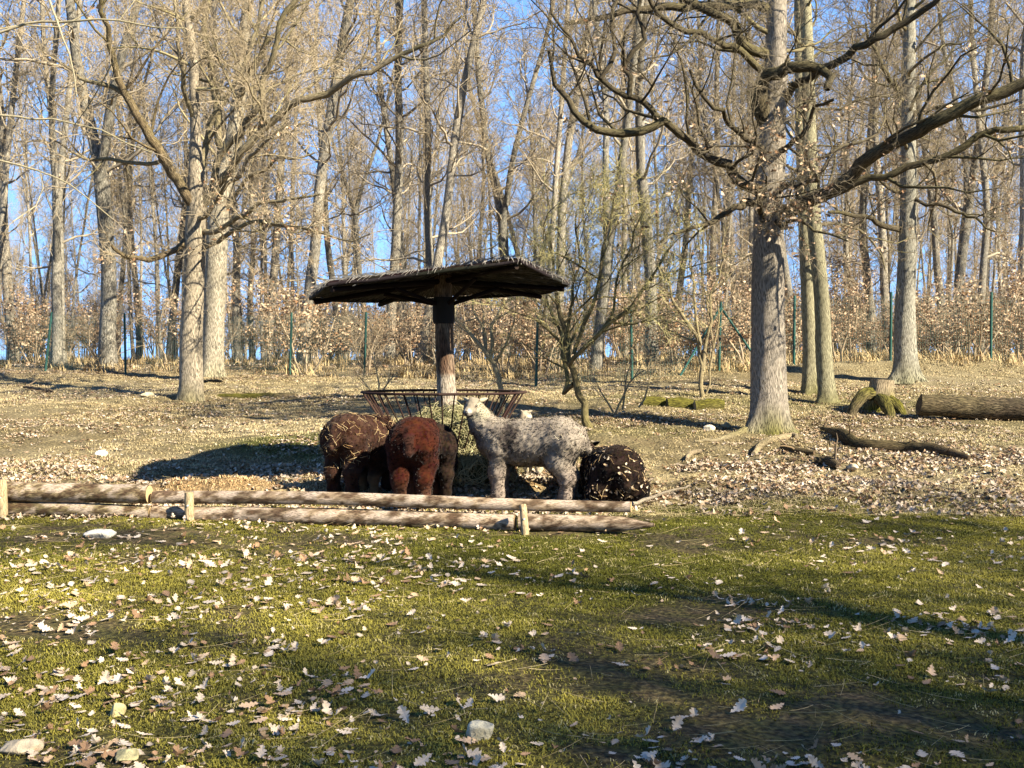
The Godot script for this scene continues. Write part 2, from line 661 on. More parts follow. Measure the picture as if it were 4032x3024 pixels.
func leaf_tint() -> Color:
	var t := rng.randf()
	if t < 0.56:
		return mixc(Color(0.36, 0.28, 0.19), Color(0.52, 0.42, 0.31), rng.randf())
	if t < 0.8:
		return mixc(Color(0.32, 0.215, 0.12), Color(0.42, 0.29, 0.18), rng.randf())
	return mixc(Color(0.16, 0.095, 0.05), Color(0.27, 0.16, 0.085), rng.randf())


func lay(x: float, z: float, size: float, tilt: float, flat := false) -> Transform3D:
	var up := Vector3.UP if flat else ground_normal(x, z)
	var b := Basis(Quaternion(Vector3.UP, (up + Vector3(0, 0.05, 0)).normalized())) * Basis(Vector3.UP, rf(0, TAU))
	b = b * Basis.from_euler(Vector3(rf(-tilt, tilt), 0, rf(-tilt, tilt)))
	return Transform3D(b.scaled_local(Vector3.ONE * size), Vector3(x, gh(x, z) + 0.012 + 0.03 * size * tilt, z))


const LEAF_KINDS := [
	["flat pale dry oak leaf on moss", "flat pale oak leaves on the mossy grass"],
	["curled pale oak leaf with raised edges", "curled pale oak leaves on the mossy grass"],
	["brown dry oak leaf on moss", "brown oak leaves on the mossy grass"],
]


func scatter_leaves() -> void:
	rng.seed = 4401
	var meshes := []
	for s in leaf_hi:
		var g := Geo.new()
		g.put(Transform3D.IDENTITY, s)
		meshes.append(g.mesh(M.fallen))
	var low := []
	for s in leaf_lo:
		var g := Geo.new()
		g.put(Transform3D.IDENTITY, s)
		low.append(g.mesh(M.fallen))
	var tints := {}
	# the foreground: every leaf in a list with the size at which it shows, largest first
	var spots := []
	var tries := 0
	while spots.size() < 4300 and tries < 60000:
		tries += 1
		var z := -rf(3.9, 11.7)
		var x := rf(-0.52, 0.52) * -z + rf(-0.4, 0.4)
		if rng.randf() > litter_amount(x, z) * 0.9:
			continue
		var big := rng.randf() < 0.36
		spots.append([x, z, rf(0.5, 0.9) if big else rf(0.12, 0.5), rng.randf()])
	spots.sort_custom(func(a, b): return a[2] / -a[1] > b[2] / -b[1])
	var bufs := []
	for i in low.size() + meshes.size():
		bufs.append(PackedFloat32Array())
	for i in spots.size():
		var s = spots[i]
		var curl: int = 1 if s[3] < 0.45 else 0
		var k := rng.randi() % 3 + curl * 3
		var tint := leaf_tint()
		var x := lay(s[0], s[1], s[2], 0.8 if curl else 0.25)
		if absf(s[0]) < 0.46 * -s[1] and i < 300:
			var which := 2 if tint.r < 0.34 else curl
			# a few shades of each kind share their mesh
			var shade := int(tint.r * 14.0)
			var key := "%d/%d" % [k, shade]
			if not tints.has(key):
				var m: StandardMaterial3D = M.fallen.duplicate()
				m.vertex_color_use_as_albedo = false
				m.albedo_color = tint.linear_to_srgb()
				tints[key] = m
			var o := part("fallen_leaf", meshes[k], self)
			o.material_override = tints[key]
			o.transform = x
			var side: String = "at left" if s[0] / -s[1] < -0.16 else "in the middle" if s[0] / -s[1] < 0.16 else "at right"
			var row: String = "nearest the viewer" if s[1] > -5.4 else "halfway to the logs" if s[1] > -7.6 else "close to the logs"
			tag(o, "%s, %s %s" % [LEAF_KINDS[which][0], row, side], "leaf", "%s, %s %s" % [LEAF_KINDS[which][1], row, side])
		else:
			put(bufs[k], x, tint)
	# the litter behind the rail and up the slope
	var left := 62000
	while left > 0:
		var z := -sqrt(rf(11.3 * 11.3, 31.0 * 31.0))
		var x := rf(-0.56, 0.56) * -z
		if rng.randf() > litter_amount(x, z) * (1.0 if z > -18.5 else 0.45):
			continue
		left -= 1
		var c := leaf_tint() * rf(0.45, 1.0)
		if z < -24.0:
			c = c * 0.85
		put(bufs[6 + rng.randi() % low.size()], lay(x, z, rf(0.3, 0.85) if z > -15.0 else rf(0.15, 0.7), 0.7 if z > -15.5 else 0.4, true), c)
	for i in 7000:
		var z := -rf(30.0, 60.0)
		var x := rf(-0.6, 0.6) * -z
		put(bufs[6 + rng.randi() % low.size()], lay(x, z, rf(0.8, 1.4), 0.7, true), leaf_tint() * 0.75)
	for i in bufs.size():
		if bufs[i].size():
			many("leaf_litter", meshes[i] if i < 6 else low[i - 6], bufs[i], self)


func scatter_grass() -> void:
	rng.seed = 991
	var tufts := []
	for q in 3:
		var s := {"v": PackedVector3Array(), "n": PackedVector3Array()}
		var g := Geo.new()
		for b in 16:
			var yaw := rf(0, TAU)
			var lean := Vector3(cos(yaw), 0, sin(yaw))
			var at := Vector3(rf(-1, 1), 0, rf(-1, 1)) * 0.035
			var h := rf(0.003, 0.011) * (1.5 if q == 2 else 1.0)
			var w := lean.cross(Vector3.UP) * 0.0016
			var p1 := at + lean * h * 0.35 + Vector3.UP * h * 0.7
			var p2 := at + lean * h * 1.1 + Vector3.UP * h
			var nn := (Vector3.UP * 1.2 - lean * 0.5).normalized()
			g.tv.append_array(PackedVector3Array([at - w, p1 - w, at + w, at + w, p1 - w, p1 + w, p1 - w, p2, p1 + w]))
			for k in 9:
				g.tn.append(nn)
		tufts.append(g.mesh(M.grass))
	var bufs := [PackedFloat32Array(), PackedFloat32Array(), PackedFloat32Array()]
	var left := 56000
	while left > 0:
		var z := -sqrt(rf(3.7 * 3.7, 12.2 * 12.2))
		var x := rf(-0.5, 0.5) * -z
		var m := mossiness(x, z)
		if rng.randf() > m:
			continue
		left -= 1
		var n := nz.get_noise_2d(x * 9.0 + 11.0, z * 16.0)
		var c := mixc(Color(0.085, 0.083, 0.009), Color(0.25, 0.21, 0.035), 0.45 + 1.4 * n + rf(-0.25, 0.25))
		if rng.randf() < 0.06:
			c = Color(0.4, 0.33, 0.14)
		var big := rf(0.7, 1.5)
		put(bufs[rng.randi() % 3], Transform3D(Basis(Vector3.UP, rf(0, TAU)).scaled(Vector3.ONE * big), Vector3(x, gh(x, z) - 0.002, z)), c)
	left = 34000
	while left > 0:
		# thin withered turf on the slope
		var z := -sqrt(rf(11.4 * 11.4, 30.0 * 30.0))
		var x := rf(-0.56, 0.56) * -z
		if rng.randf() > 0.55 + 1.3 * nz.get_noise_2d(x * 20.0 + 60.0, z * 36.0):
			continue
		left -= 1
		var g := ground_color(x, z)
		put(bufs[2], Transform3D(Basis(Vector3.UP, rf(0, TAU)).scaled(Vector3(2.2, rf(1.0, 2.4), 2.2)), Vector3(x, gh(x, z) - 0.004, z)), mixc(g * 1.25, Color(0.46, 0.37, 0.2), rf(0.0, 0.6)))
	for i in 3:
		many("grass", tufts[i], bufs[i], self)
	# dry stalks and straw on the paddock
	var sg := Geo.new()
	var s := {"v": PackedVector3Array(), "n": PackedVector3Array()}
	crooked(s, Vector3(-0.5, 0.03, 0), Vector3.RIGHT, 1.0, 0.006, 4, 0.1)
	sg.put(Transform3D.IDENTITY, s)
	var sb := PackedFloat32Array()
	for i in 5200:
		var z := -rf(4.0, 11.5) if i < 700 else -rf(11.3, 17.0)
		var x := rf(-0.5, 0.5) * -z
		if i >= 700 and i < 2600:
			z = -rf(11.2, 14.0)
			x = rf(1.2, 7.0)
		var l := lay(x, z, rf(0.1, 0.32), 0.3, true)
		l.origin.y += 0.01
		put(sb, l, mixc(Color(0.45, 0.36, 0.18), Color(0.3, 0.22, 0.11), rng.randf()))
	many("straw_stalks", sg.mesh(M.fallen), sb, self)
	# tall dry grass along and beyond the fence
	var tall := Geo.new()
	for b in 14:
		var yaw := rf(0, TAU)
		var lean := Vector3(cos(yaw), 0, sin(yaw))
		var at := Vector3(rf(-1, 1), 0, rf(-1, 1)) * 0.12
		var h := rf(0.08, 0.34)
		var w := lean.cross(Vector3.UP) * 0.006
		var p1 := at + lean * h * 0.2 + Vector3.UP * h * 0.6
		var p2 := at + lean * h * 0.7 + Vector3.UP * h
		tall.tv.append_array(PackedVector3Array([at - w, p1 - w, at + w, at + w, p1 - w, p1 + w, p1 - w, p2, p1 + w]))
		for k in 9:
			tall.tn.append((Vector3.UP - lean * 0.6).normalized())
	var tb := PackedFloat32Array()
	for i in 6500:
		var z := -rf(23.5, 44.0)
		var x := rf(-0.56, 0.56) * -z
		var edge := fence_z(x) - z
		if edge < -0.4 or rng.randf() > 0.2 + 1.6 * nz.get_noise_2d(x * 30.0, z * 30.0) + (0.35 if x > 6.0 else 0.0):
			continue
		put(tb, Transform3D(Basis(Vector3.UP, rf(0, TAU)).scaled(Vector3(1.2, rf(0.5, 1.2), 1.2)), Vector3(x, gh(x, z), z)), mixc(Color(0.44, 0.33, 0.16), Color(0.3, 0.21, 0.1), rng.randf()))
	many("dry_grass", tall.mesh(M.grass), tb, self)


# ---------------------------------------------------------------- trees
var twigged := {}


# the branchlets of a large tree are copies of a few, gathered while its limbs are made
func twigs_of(tree: Node3D, m: Material) -> Geo:
	if not twigged.has(tree):
		var g := Geo.new()
		for i in 5:
			g.copies.append(PackedFloat32Array())
		twigged[tree] = [g, m]
	return twigged[tree][0]


func hang_twigs() -> void:
	var made := {}
	for tree in twigged:
		var m: Material = twigged[tree][1]
		if not made.has(m):
			made[m] = []
			for i in 5:
				var g := Geo.new()
				g.put(Transform3D.IDENTITY, sprays[i])
				made[m].append(g.mesh(m))
		for i in 5:
			if twigged[tree][0].copies[i].size():
				many("twigs", made[m][i], twigged[tree][0].copies[i], tree)


func limb(tree: Node3D, path: Array, radii: Array, o: Dictionary, called := "limb") -> void:
	var bent := [path[0]]
	for i in path.size() - 1:
		var hop: float = path[i].distance_to(path[i + 1])
		if hop > 0.3:
			bent.append(path[i].lerp(path[i + 1], rf(0.35, 0.65)) + rv() * minf(hop, 1.2) * o.get("bend", 0.11))
		bent.append(path[i + 1])
	var pts := smooth_path(bent, 0.13, o.get("wander", 0.014))
	for i in pts.size():
		pts[i] -= tree.position
	var rad := spread_radii(radii, pts.size())
	var g := Geo.new()
	var tw := twigs_of(tree, o.twig)
	var lf := Geo.new()
	tube(g, pts, rad, 10, o.col, {"relief": 0.16, "moss": o.get("moss", 0.0), "moss_color": o.get("moss_color", Color(0.1, 0.095, 0.02)), "urep": 2.0})
	var length := 0.0
	for i in pts.size() - 1:
		length += pts[i].distance_to(pts[i + 1])
	dress(g, tw, lf, pts, rad, length, o.get("lvl", 2), o, o.get("from", 0.15))
	var p := part(called, g.mesh(M.bark), tree)
	if lf.tv.size():
		part("dry_leaves", lf.mesh(M.leaf), p, "stuff")


func stem(tree: Node3D, path: Array, radii: Array, o: Dictionary, called := "trunk") -> void:
	var pts := smooth_path(path, 0.11, 0.004)
	for i in pts.size():
		pts[i] -= tree.position
	pts[0].y -= 0.12
	var g := Geo.new()
	tube(g, pts, spread_radii(radii, pts.size()), o.get("sides", 28), o.col, {"relief": o.get("relief", 0.1), "flare": o.get("flare", 0.0), "base_moss": o.get("base_moss", 0.0), "moss_color": Color(0.13, 0.12, 0.015), "urep": o.get("urep", 4.0), "moss": o.get("trunk_moss", 0.0)})
	part(called, g.mesh(M.bark), tree)


# branches that spring from a stem between two heights
func crown(tree: Node3D, path: Array, radii: Array, from_y: float, to_y: float, count: int, length: float, o: Dictionary) -> void:
	var pts := smooth_path(path, 0.2)
	var rad := spread_radii(radii, pts.size())
	var g := Geo.new()
	var tw := twigs_of(tree, o.twig)
	var lf := Geo.new()
	for i in count:
		var y := lerpf(from_y, to_y, (i + rng.randf()) / count)
		var k := 0
		while k < pts.size() - 2 and pts[k + 1].y < y:
			k += 1
		var yaw := i * 2.4 + rf(-0.6, 0.6)
		var t := (y - from_y) / maxf(0.1, to_y - from_y)
		var d := Vector3(cos(yaw), lerpf(0.15, 0.9, t) + rf(-0.2, 0.3), sin(yaw)).normalized()
		var lng := length * lerpf(1.0, 0.6, t) * rf(0.6, 1.15)
		grow(g, tw, lf, pts[k] - tree.position, d, lng, minf(rad[k] * 0.5, 0.012 + lng * 0.013), 2 if lng > 1.6 else 1, o)
	var p := part("crown", g.mesh(M.wood), tree, "stuff")
	if lf.tv.size():
		part("dry_leaves", lf.mesh(M.leaf), p, "stuff")


# a woodland tree to be copied: h, r, first branch height, fork height or 0, leafiness
func wood_proto(sd: int, h: float, r: float, first: float, fork: float, leaf: float, branches: int, reach: float) -> Dictionary:
	rng.seed = sd
	var g := Geo.new()
	var cg := Geo.new()
	var tw := Geo.new()
	var lf := Geo.new()
	var col := mixc(Color(0.36, 0.31, 0.23), Color(0.27, 0.245, 0.19), rng.randf())
	var o := {"kit": sprays_lo, "col": Color(0.25, 0.205, 0.14), "crook": 0.45, "lift": 0.13, "kids": 1.9, "sprays": 0.75, "spray": 0.95, "leaf": leaf, "leaf_top": first + 3.5, "longest": 1.9, "clusters": clusters_lo}
	var stems := []
	var lean := Vector3(rf(-1, 1), 0, rf(-1, 1)) * 0.05
	var build := func(at: Vector3, top: float, r0: float, d: Vector3):
		var pts := PackedVector3Array([at])
		var n := int((top - at.y) / 0.8)
		for i in n:
			d = (d + Vector3(rf(-1, 1), 0, rf(-1, 1)) * 0.07 + Vector3.UP * 0.06).normalized()
			at += d * 0.8
			pts.append(at)
		stems.append([pts, spread_radii([r0, r0 * 0.8, r0 * 0.6, r0 * 0.2], pts.size())])
	if fork > 0.0:
		build.call(Vector3.ZERO, fork + 0.4, r, (Vector3.UP + lean).normalized())
		var f: Vector3 = stems[0][0][stems[0][0].size() - 1]
		var yaw := rf(0, TAU)
		stems[0][1] = spread_radii([r, r * 0.88, r * 0.85], stems[0][0].size())
		build.call(f - Vector3.UP * 0.25, h, r * 0.68, Vector3(cos(yaw) * 0.22, 1, sin(yaw) * 0.22).normalized())
		build.call(f - Vector3.UP * 0.3, h * 0.92, r * 0.6, Vector3(-cos(yaw) * 0.3, 1, -sin(yaw) * 0.3).normalized())
	else:
		build.call(Vector3.ZERO, h, r, (Vector3.UP + lean).normalized())
	for s in stems:
		tube(g, s[0], s[1], 10, col, {"relief": 0.1, "flare": 0.25 if s[0][0].y < 0.1 else 0.0, "urep": 2.0, "tone": 0.3})
	for i in branches:
		var s: Array = stems[0] if stems.size() == 1 else stems[1 + i % 2]
		var pts: PackedVector3Array = s[0]
		var t := pow((i + rng.randf()) / branches, 0.85)
		var y := lerpf(first, h * 0.97, t)
		var k := 0
		while k < pts.size() - 2 and pts[k + 1].y < y:
			k += 1
		if pts[k].y > y + 1.0:
			continue
		var yaw := i * 2.4 + rf(-0.7, 0.7)
		var d := Vector3(cos(yaw), lerpf(0.1, 1.1, t) + rf(-0.2, 0.3), sin(yaw)).normalized()
		var lng := reach * lerpf(0.85, 0.6, t) * rf(0.5, 1.2)
		grow(cg, tw, lf, pts[k], d, lng, minf(s[1][k] * 0.55, 0.012 + lng * 0.012), 1, o)
	var out := {"trunk": g.mesh(M.bark), "crown": cg.mesh(M.wood), "twigs": tw.mesh(M.twig), "r": r, "h": h}
	if lf.tv.size():
		out.leaves = lf.mesh(M.leaf)
	return out


func plant(p: Dictionary, called: String, label: String, category: String, at: Vector3, group: String, fat: float, tall: float, yaw: float, lean := 0.0, lean_z := 0.0) -> Node3D:
	var t := thing(called, label, category, at, group)
	t.basis = Basis(Vector3.BACK, -lean) * Basis(Vector3.RIGHT, lean_z) * Basis(Vector3.UP, yaw).scaled_local(Vector3(fat, tall, fat))
	if p.has("trunk"):
		part("trunk", p.trunk, t)
	var c := part("crown", p.crown, t, "stuff")
	part("twigs", p.twigs, c, "stuff")
	if p.has("leaves"):
		part("dry_leaves", p.leaves, t, "stuff")
	return t


# a young oak that still holds its brown leaves
func sapling_proto(sd: int, h: float, stems: int, leafy: float) -> Dictionary:
	rng.seed = sd
	var g := Geo.new()
	var tw := Geo.new()
	var lf := Geo.new()
	var o := {"kit": sprays_lo, "col": Color(0.25, 0.19, 0.12), "crook": 0.25, "lift": 0.1, "kids": 3.2, "sprays": 6.0, "spray": 0.38, "leaf": leafy, "longest": 0.8, "clusters": clusters_lo}
	for i in stems:
		var yaw := rf(0, TAU)
		grow(g, tw, lf, Vector3(cos(yaw), 0, sin(yaw)) * 0.1, Vector3(cos(yaw) * 0.35, 1, sin(yaw) * 0.35).normalized(), h * rf(0.6, 1.0), 0.012 + 0.006 * h, 1, o)
	var out := {"crown": g.mesh(M.wood), "twigs": tw.mesh(M.twig)}
	if lf.tv.size():
		out.leaves = lf.mesh(M.leaf)
	return out


# ---------------------------------------------------------------- animals
# a body as one skin: round cones joined by a smooth minimum, meshed as surface nets
func skin(bones: Array, k: float, cell: float, amp: float, lump: float) -> Dictionary:
	var A := PackedVector3Array()
	var BA := PackedVector3Array()
	var IL := PackedFloat32Array()
	var RA := PackedFloat32Array()
	var RB := PackedFloat32Array()
	var lo := Vector3.ONE * 99.0
	var hi := -lo
	for b in bones:
		A.append(b[0])
		BA.append(b[1] - b[0])
		IL.append(1.0 / maxf((b[1] - b[0]).length_squared(), 1e-6))
		RA.append(b[2])
		RB.append(b[3])
		for e in [[b[0], b[2]], [b[1], b[3]]]:
			lo = lo.min(e[0] - Vector3.ONE * (e[1] + 0.05))
			hi = hi.max(e[0] + Vector3.ONE * (e[1] + 0.05))
	const S := 6
	var nb := Vector3i(((hi - lo) / (cell * S)).ceil())
	var nx := nb.x * S + 1
	var ny := nb.y * S + 1
	var nzz := nb.z * S + 1
	var field := PackedFloat32Array()
	field.resize(nx * ny * nzz)
	field.fill(1.0)
	var live := []
	var reach := cell * S * 0.87 + amp + k * 0.3 + 0.01
	for bz in nb.z:
		for by in nb.y:
			for bx in nb.x:
				var mid := lo + Vector3(bx + 0.5, by + 0.5, bz + 0.5) * cell * S
				var near := PackedInt32Array()
				var least := 9.0
				for i in A.size():
					var q := mid - A[i]
					var t := clampf(q.dot(BA[i]) * IL[i], 0.0, 1.0)
					var d := (q - BA[i] * t).length() - lerpf(RA[i], RB[i], t)
					if d < reach + k:
						near.append(i)
					least = minf(least, d)
				if least > reach:
					continue
				if least < -reach:
					for z in S:
						for y in S:
							for x in S:
								field[((bz * S + z) * ny + by * S + y) * nx + bx * S + x] = -1.0
					continue
				live.append(Vector3i(bx, by, bz))
				for z in S:
					for y in S:
						for x in S:
							var p := lo + Vector3(bx * S + x, by * S + y, bz * S + z) * cell
							var s := 9.0
							for i in near:
								var q := p - A[i]
								var t := clampf(q.dot(BA[i]) * IL[i], 0.0, 1.0)
								var d := (q - BA[i] * t).length() - lerpf(RA[i], RB[i], t)
								var h := maxf(k - absf(s - d), 0.0) / k
								s = minf(s, d) - h * h * k * 0.25
							s -= amp * nz.get_noise_3d(p.x * lump, p.y * lump * 0.7, p.z * lump)
							field[((bz * S + z) * ny + by * S + y) * nx + bx * S + x] = s
	var at := PackedInt32Array()
	at.resize(field.size())
	at.fill(-1)
	var v := PackedVector3Array()
	var sx := 1
	var sy := nx
	var sz := nx * ny
	var corner := PackedInt32Array([0, sx, sy, sx + sy, sz, sx + sz, sy + sz, sx + sy + sz])
	var off := PackedVector3Array([Vector3(0, 0, 0), Vector3(1, 0, 0), Vector3(0, 1, 0), Vector3(1, 1, 0), Vector3(0, 0, 1), Vector3(1, 0, 1), Vector3(0, 1, 1), Vector3(1, 1, 1)])
	var edges := [[0, 1], [2, 3], [4, 5], [6, 7], [0, 2], [1, 3], [4, 6], [5, 7], [0, 4], [1, 5], [2, 6], [3, 7]]
	var spots := []
	for b in live:
		# one cell past the block's low side too, since the neighbour may lie dormant
		for z in range(maxi(b.z * S - 1, 0), mini(b.z * S + S, nzz - 1)):
			for y in range(maxi(b.y * S - 1, 0), mini(b.y * S + S, ny - 1)):
				for x in range(maxi(b.x * S - 1, 0), mini(b.x * S + S, nx - 1)):
					var p := (z * ny + y) * nx + x
					if at[p] >= 0:
						continue
					var mask := 0
					for c in 8:
						if field[p + corner[c]] < 0.0:
							mask |= 1 << c
					if mask == 0 or mask == 255:
						continue
					var sum := Vector3.ZERO
					var cnt := 0
					for e in edges:
						var f0 := field[p + corner[e[0]]]
						var f1 := field[p + corner[e[1]]]
						if (f0 < 0.0) != (f1 < 0.0):
							sum += off[e[0]].lerp(off[e[1]], f0 / (f0 - f1))
							cnt += 1
					at[p] = v.size()
					v.append(lo + (Vector3(x, y, z) + sum / cnt) * cell)
					spots.append(p)
	var n := PackedVector3Array()
	n.resize(v.size())
	var ix := PackedInt32Array()
	for p in spots:
		for e in [[sx, sy, sz], [sy, sz, sx], [sz, sx, sy]]:
			var f0 := field[p]
			var f1 := field[p + e[0]]
			if (f0 < 0.0) == (f1 < 0.0):
				continue
			var a := at[p]
			var b: int = at[p - e[1]]
			var c: int = at[p - e[1] - e[2]]
			var d: int = at[p - e[2]]
			if b < 0 or c < 0 or d < 0:
				continue
			var face := (v[c] - v[a]).cross(v[d] - v[b])
			var outwards := Vector3(1 if e[0] == sx else 0, 1 if e[0] == sy else 0, 1 if e[0] == sz else 0) * (1.0 if f0 < 0.0 else -1.0)
			if face.dot(outwards) < 0.0:
				face = -face
				ix.append_array(PackedInt32Array([a, b, c, a, c, d]))
			else:
				ix.append_array(PackedInt32Array([a, c, b, a, d, c]))
			for q in [a, b, c, d]:
				n[q] += face
	for i in n.size():
		n[i] = n[i].normalized()
	return {"v": v, "n": n, "ix": ix}


func alpaca_bones(head_up: bool, lying := false) -> Array:
	var b := []
	if lying:
		b.append([Vector3(0.28, 0.36, 0), Vector3(-0.32, 0.40, 0), 0.26, 0.29])
		b.append([Vector3(0.1, 0.26, 0), Vector3(-0.2, 0.27, 0), 0.27, 0.28])
		b.append([Vector3(0.36, 0.36, 0), Vector3(0.44, 0.34, 0), 0.2, 0.18])
		b.append([Vector3(0.42, 0.42, 0), Vector3(0.62, 0.44, 0), 0.17, 0.13])
		b.append([Vector3(0.62, 0.44, 0), Vector3(0.90, 0.5, 0), 0.13, 0.1])
		b.append([Vector3(-0.54, 0.44, 0), Vector3(-0.63, 0.26, 0), 0.07, 0.05])
		for s in [-1.0, 1.0]:
			b.append([Vector3(-0.36, 0.2, 0.2 * s), Vector3(-0.02, 0.09, 0.24 * s), 0.15, 0.08])
			b.append([Vector3(0.3, 0.2, 0.16 * s), Vector3(0.5, 0.07, 0.16 * s), 0.11, 0.07])
			b.append([Vector3(0.5, 0.07, 0.16 * s), Vector3(0.28, 0.05, 0.17 * s), 0.06, 0.045])
		return b
	b.append([Vector3(0.30, 0.70, 0), Vector3(-0.34, 0.73, 0), 0.225, 0.24])
	b.append([Vector3(0.12, 0.64, 0), Vector3(-0.14, 0.65, 0), 0.235, 0.235])
	b.append([Vector3(-0.30, 0.74, 0.06), Vector3(-0.43, 0.70, 0.07), 0.19, 0.17])
	b.append([Vector3(-0.30, 0.74, -0.06), Vector3(-0.43, 0.70, -0.07), 0.19, 0.17])
	b.append([Vector3(0.36, 0.70, 0), Vector3(0.44, 0.66, 0), 0.19, 0.17])
	for s in [-1.0, 1.0]:
		var w: float = s
		b.append([Vector3(0.33, 0.58, 0.12 * w), Vector3(0.36, 0.36, 0.12 * w), 0.125, 0.085])
		b.append([Vector3(0.36, 0.36, 0.12 * w), Vector3(0.35, 0.09, 0.115 * w), 0.085, 0.068])
		b.append([Vector3(0.35, 0.09, 0.115 * w), Vector3(0.385, 0.035, 0.115 * w), 0.06, 0.035])
		b.append([Vector3(-0.40, 0.66, 0.12 * w), Vector3(-0.33, 0.46, 0.135 * w), 0.165, 0.125])
		b.append([Vector3(-0.33, 0.46, 0.135 * w), Vector3(-0.43, 0.30, 0.13 * w), 0.12, 0.085])
		b.append([Vector3(-0.43, 0.30, 0.13 * w), Vector3(-0.40, 0.08, 0.125 * w), 0.085, 0.066])
		b.append([Vector3(-0.40, 0.08, 0.125 * w), Vector3(-0.365, 0.035, 0.125 * w), 0.06, 0.035])
	b.append([Vector3(-0.56, 0.78, 0), Vector3(-0.64, 0.60, 0.0), 0.065, 0.045])
	if head_up:
		b.append([Vector3(0.40, 0.74, 0), Vector3(0.54, 0.86, 0), 0.195, 0.15])
		b.append([Vector3(0.54, 0.86, 0), Vector3(0.64, 1.03, 0), 0.145, 0.115])
	else:
		b.append([Vector3(0.40, 0.72, 0), Vector3(0.62, 0.66, 0), 0.185, 0.14])
		b.append([Vector3(0.62, 0.66, 0), Vector3(0.90, 0.56, 0), 0.13, 0.095])
	return b


# joined: the head's skin, cut finer, in the same mesh as the body's
func alpaca_body(head_up: bool, look: Vector3, lying := false) -> Dictionary:
	var s := skin(alpaca_bones(head_up, lying), 0.07, 0.0165, 0.013, 1300.0)
	var at := Vector3(0.655, 1.06, 0) if head_up else Vector3(0.95, 0.53, 0)
	var sd := look.cross(Vector3.UP).normalized()
	var up := sd.cross(look).normalized()
	var h := []
	h.append([at - look * 0.02, at + look * 0.04 + up * 0.01, 0.1, 0.085])
	h.append([at + look * 0.05, at + look * 0.165 - up * 0.03, 0.06, 0.040])
	h.append([at + look * 0.16 - up * 0.028, at + look * 0.185 - up * 0.035, 0.041, 0.032])
	h.append([at + up * 0.05 - look * 0.02, at + up * 0.085 + look * 0.035, 0.06, 0.04])
	for w in [-1.0, 1.0]:
		h.append([at + sd * 0.055 * w + look * 0.03, at + sd * 0.03 * w + look * 0.11 - up * 0.03, 0.035, 0.03])
	var f := skin(h, 0.035, 0.008, 0.006, 2600.0)
	var base: int = s.v.size()
	var v: PackedVector3Array = s.v
	v.append_array(f.v)
	var n: PackedVector3Array = s.n
	n.append_array(f.n)
	var ix: PackedInt32Array = s.ix
	for i in f.ix:
		ix.append(i + base)
	return {"v": v, "n": n, "ix": ix, "head": base, "at": at, "look": look, "up": up, "side": sd}


func wool_color(kind: String, p: Vector3, head: bool, pose: Dictionary) -> Color:
	var q := nz.get_noise_3d(p.x * 420.0, p.y * 420.0, p.z * 420.0)
	var f := nfine.get_noise_3d(p.x * 900.0, p.y * 500.0, p.z * 900.0)
	var c := Color(0.2, 0.2, 0.2)
	match kind:
		"grey":
			c = mixc(Color(0.105, 0.085, 0.066), Color(0.205, 0.17, 0.128), 0.5 + 1.0 * q + 0.12 * f)
			var neck := smoothstep(0.86, 1.0, p.y) * smoothstep(0.4, 0.52, p.x)
			c = mixc(c, Color(0.27, 0.235, 0.155), neck * 0.85)
			var patch := 1.0 - Vector2((p.x - 0.2) / 0.1, (p.y - 0.73) / 0.19).length() + 0.9 * f + 0.5 * q
			c = mixc(c, Color(0.032, 0.025, 0.021), smoothstep(-0.1, 0.3, patch) * 0.9)
			c = mixc(c, Color(0.19, 0.145, 0.115), smoothstep(0.5, 0.25, p.y) * 0.6)
		"cream":
			c = mixc(Color(0.36, 0.29, 0.18), Color(0.5, 0.43, 0.3), 0.5 + q + f)
		"brown":
			c = mixc(Color(0.02, 0.0095, 0.0065), Color(0.05, 0.028, 0.019), 0.35 + 0.7 * q + 0.5 * f)
		"red":
			c = mixc(Color(0.018, 0.0058, 0.0035), Color(0.042, 0.0135, 0.0075), 0.45 + 0.7 * q + 0.5 * f)
			c = mixc(c, Color(0.09, 0.048, 0.03), smoothstep(0.32, 0.1, p.y) * 0.6)
			if p.x < -0.5 and absf(p.z) < 0.06:
				c = mixc(c, Color(0.03, 0.012, 0.009), smoothstep(0.9, 0.75, p.y))
		"black":
			c = mixc(Color(0.007, 0.005, 0.004), Color(0.022, 0.014, 0.01), 0.5 + q + f)
		"dark":
			c = mixc(Color(0.012, 0.008, 0.006), Color(0.035, 0.018, 0.012), 0.5 + q + f)
			c = mixc(c, Color(0.17, 0.10, 0.05), smoothstep(0.42, 0.2, p.y))
	if head and kind in ["grey", "cream"]:
		var r: Vector3 = p - pose.at
		var ahead: float = r.dot(pose.look)
		c = mixc(c, Color(0.15, 0.12, 0.09), 0.75)
		c = mixc(c, Color(0.3, 0.27, 0.22), smoothstep(0.155, 0.175, ahead) * smoothstep(0.005, 0.02, absf(r.dot(pose.side))))
		if r.dot(pose.up) < -0.03 and ahead > 0.02:
			c = mixc(c, Color(0.09, 0.075, 0.06), 0.75)
	c.a = 1.0
	return c


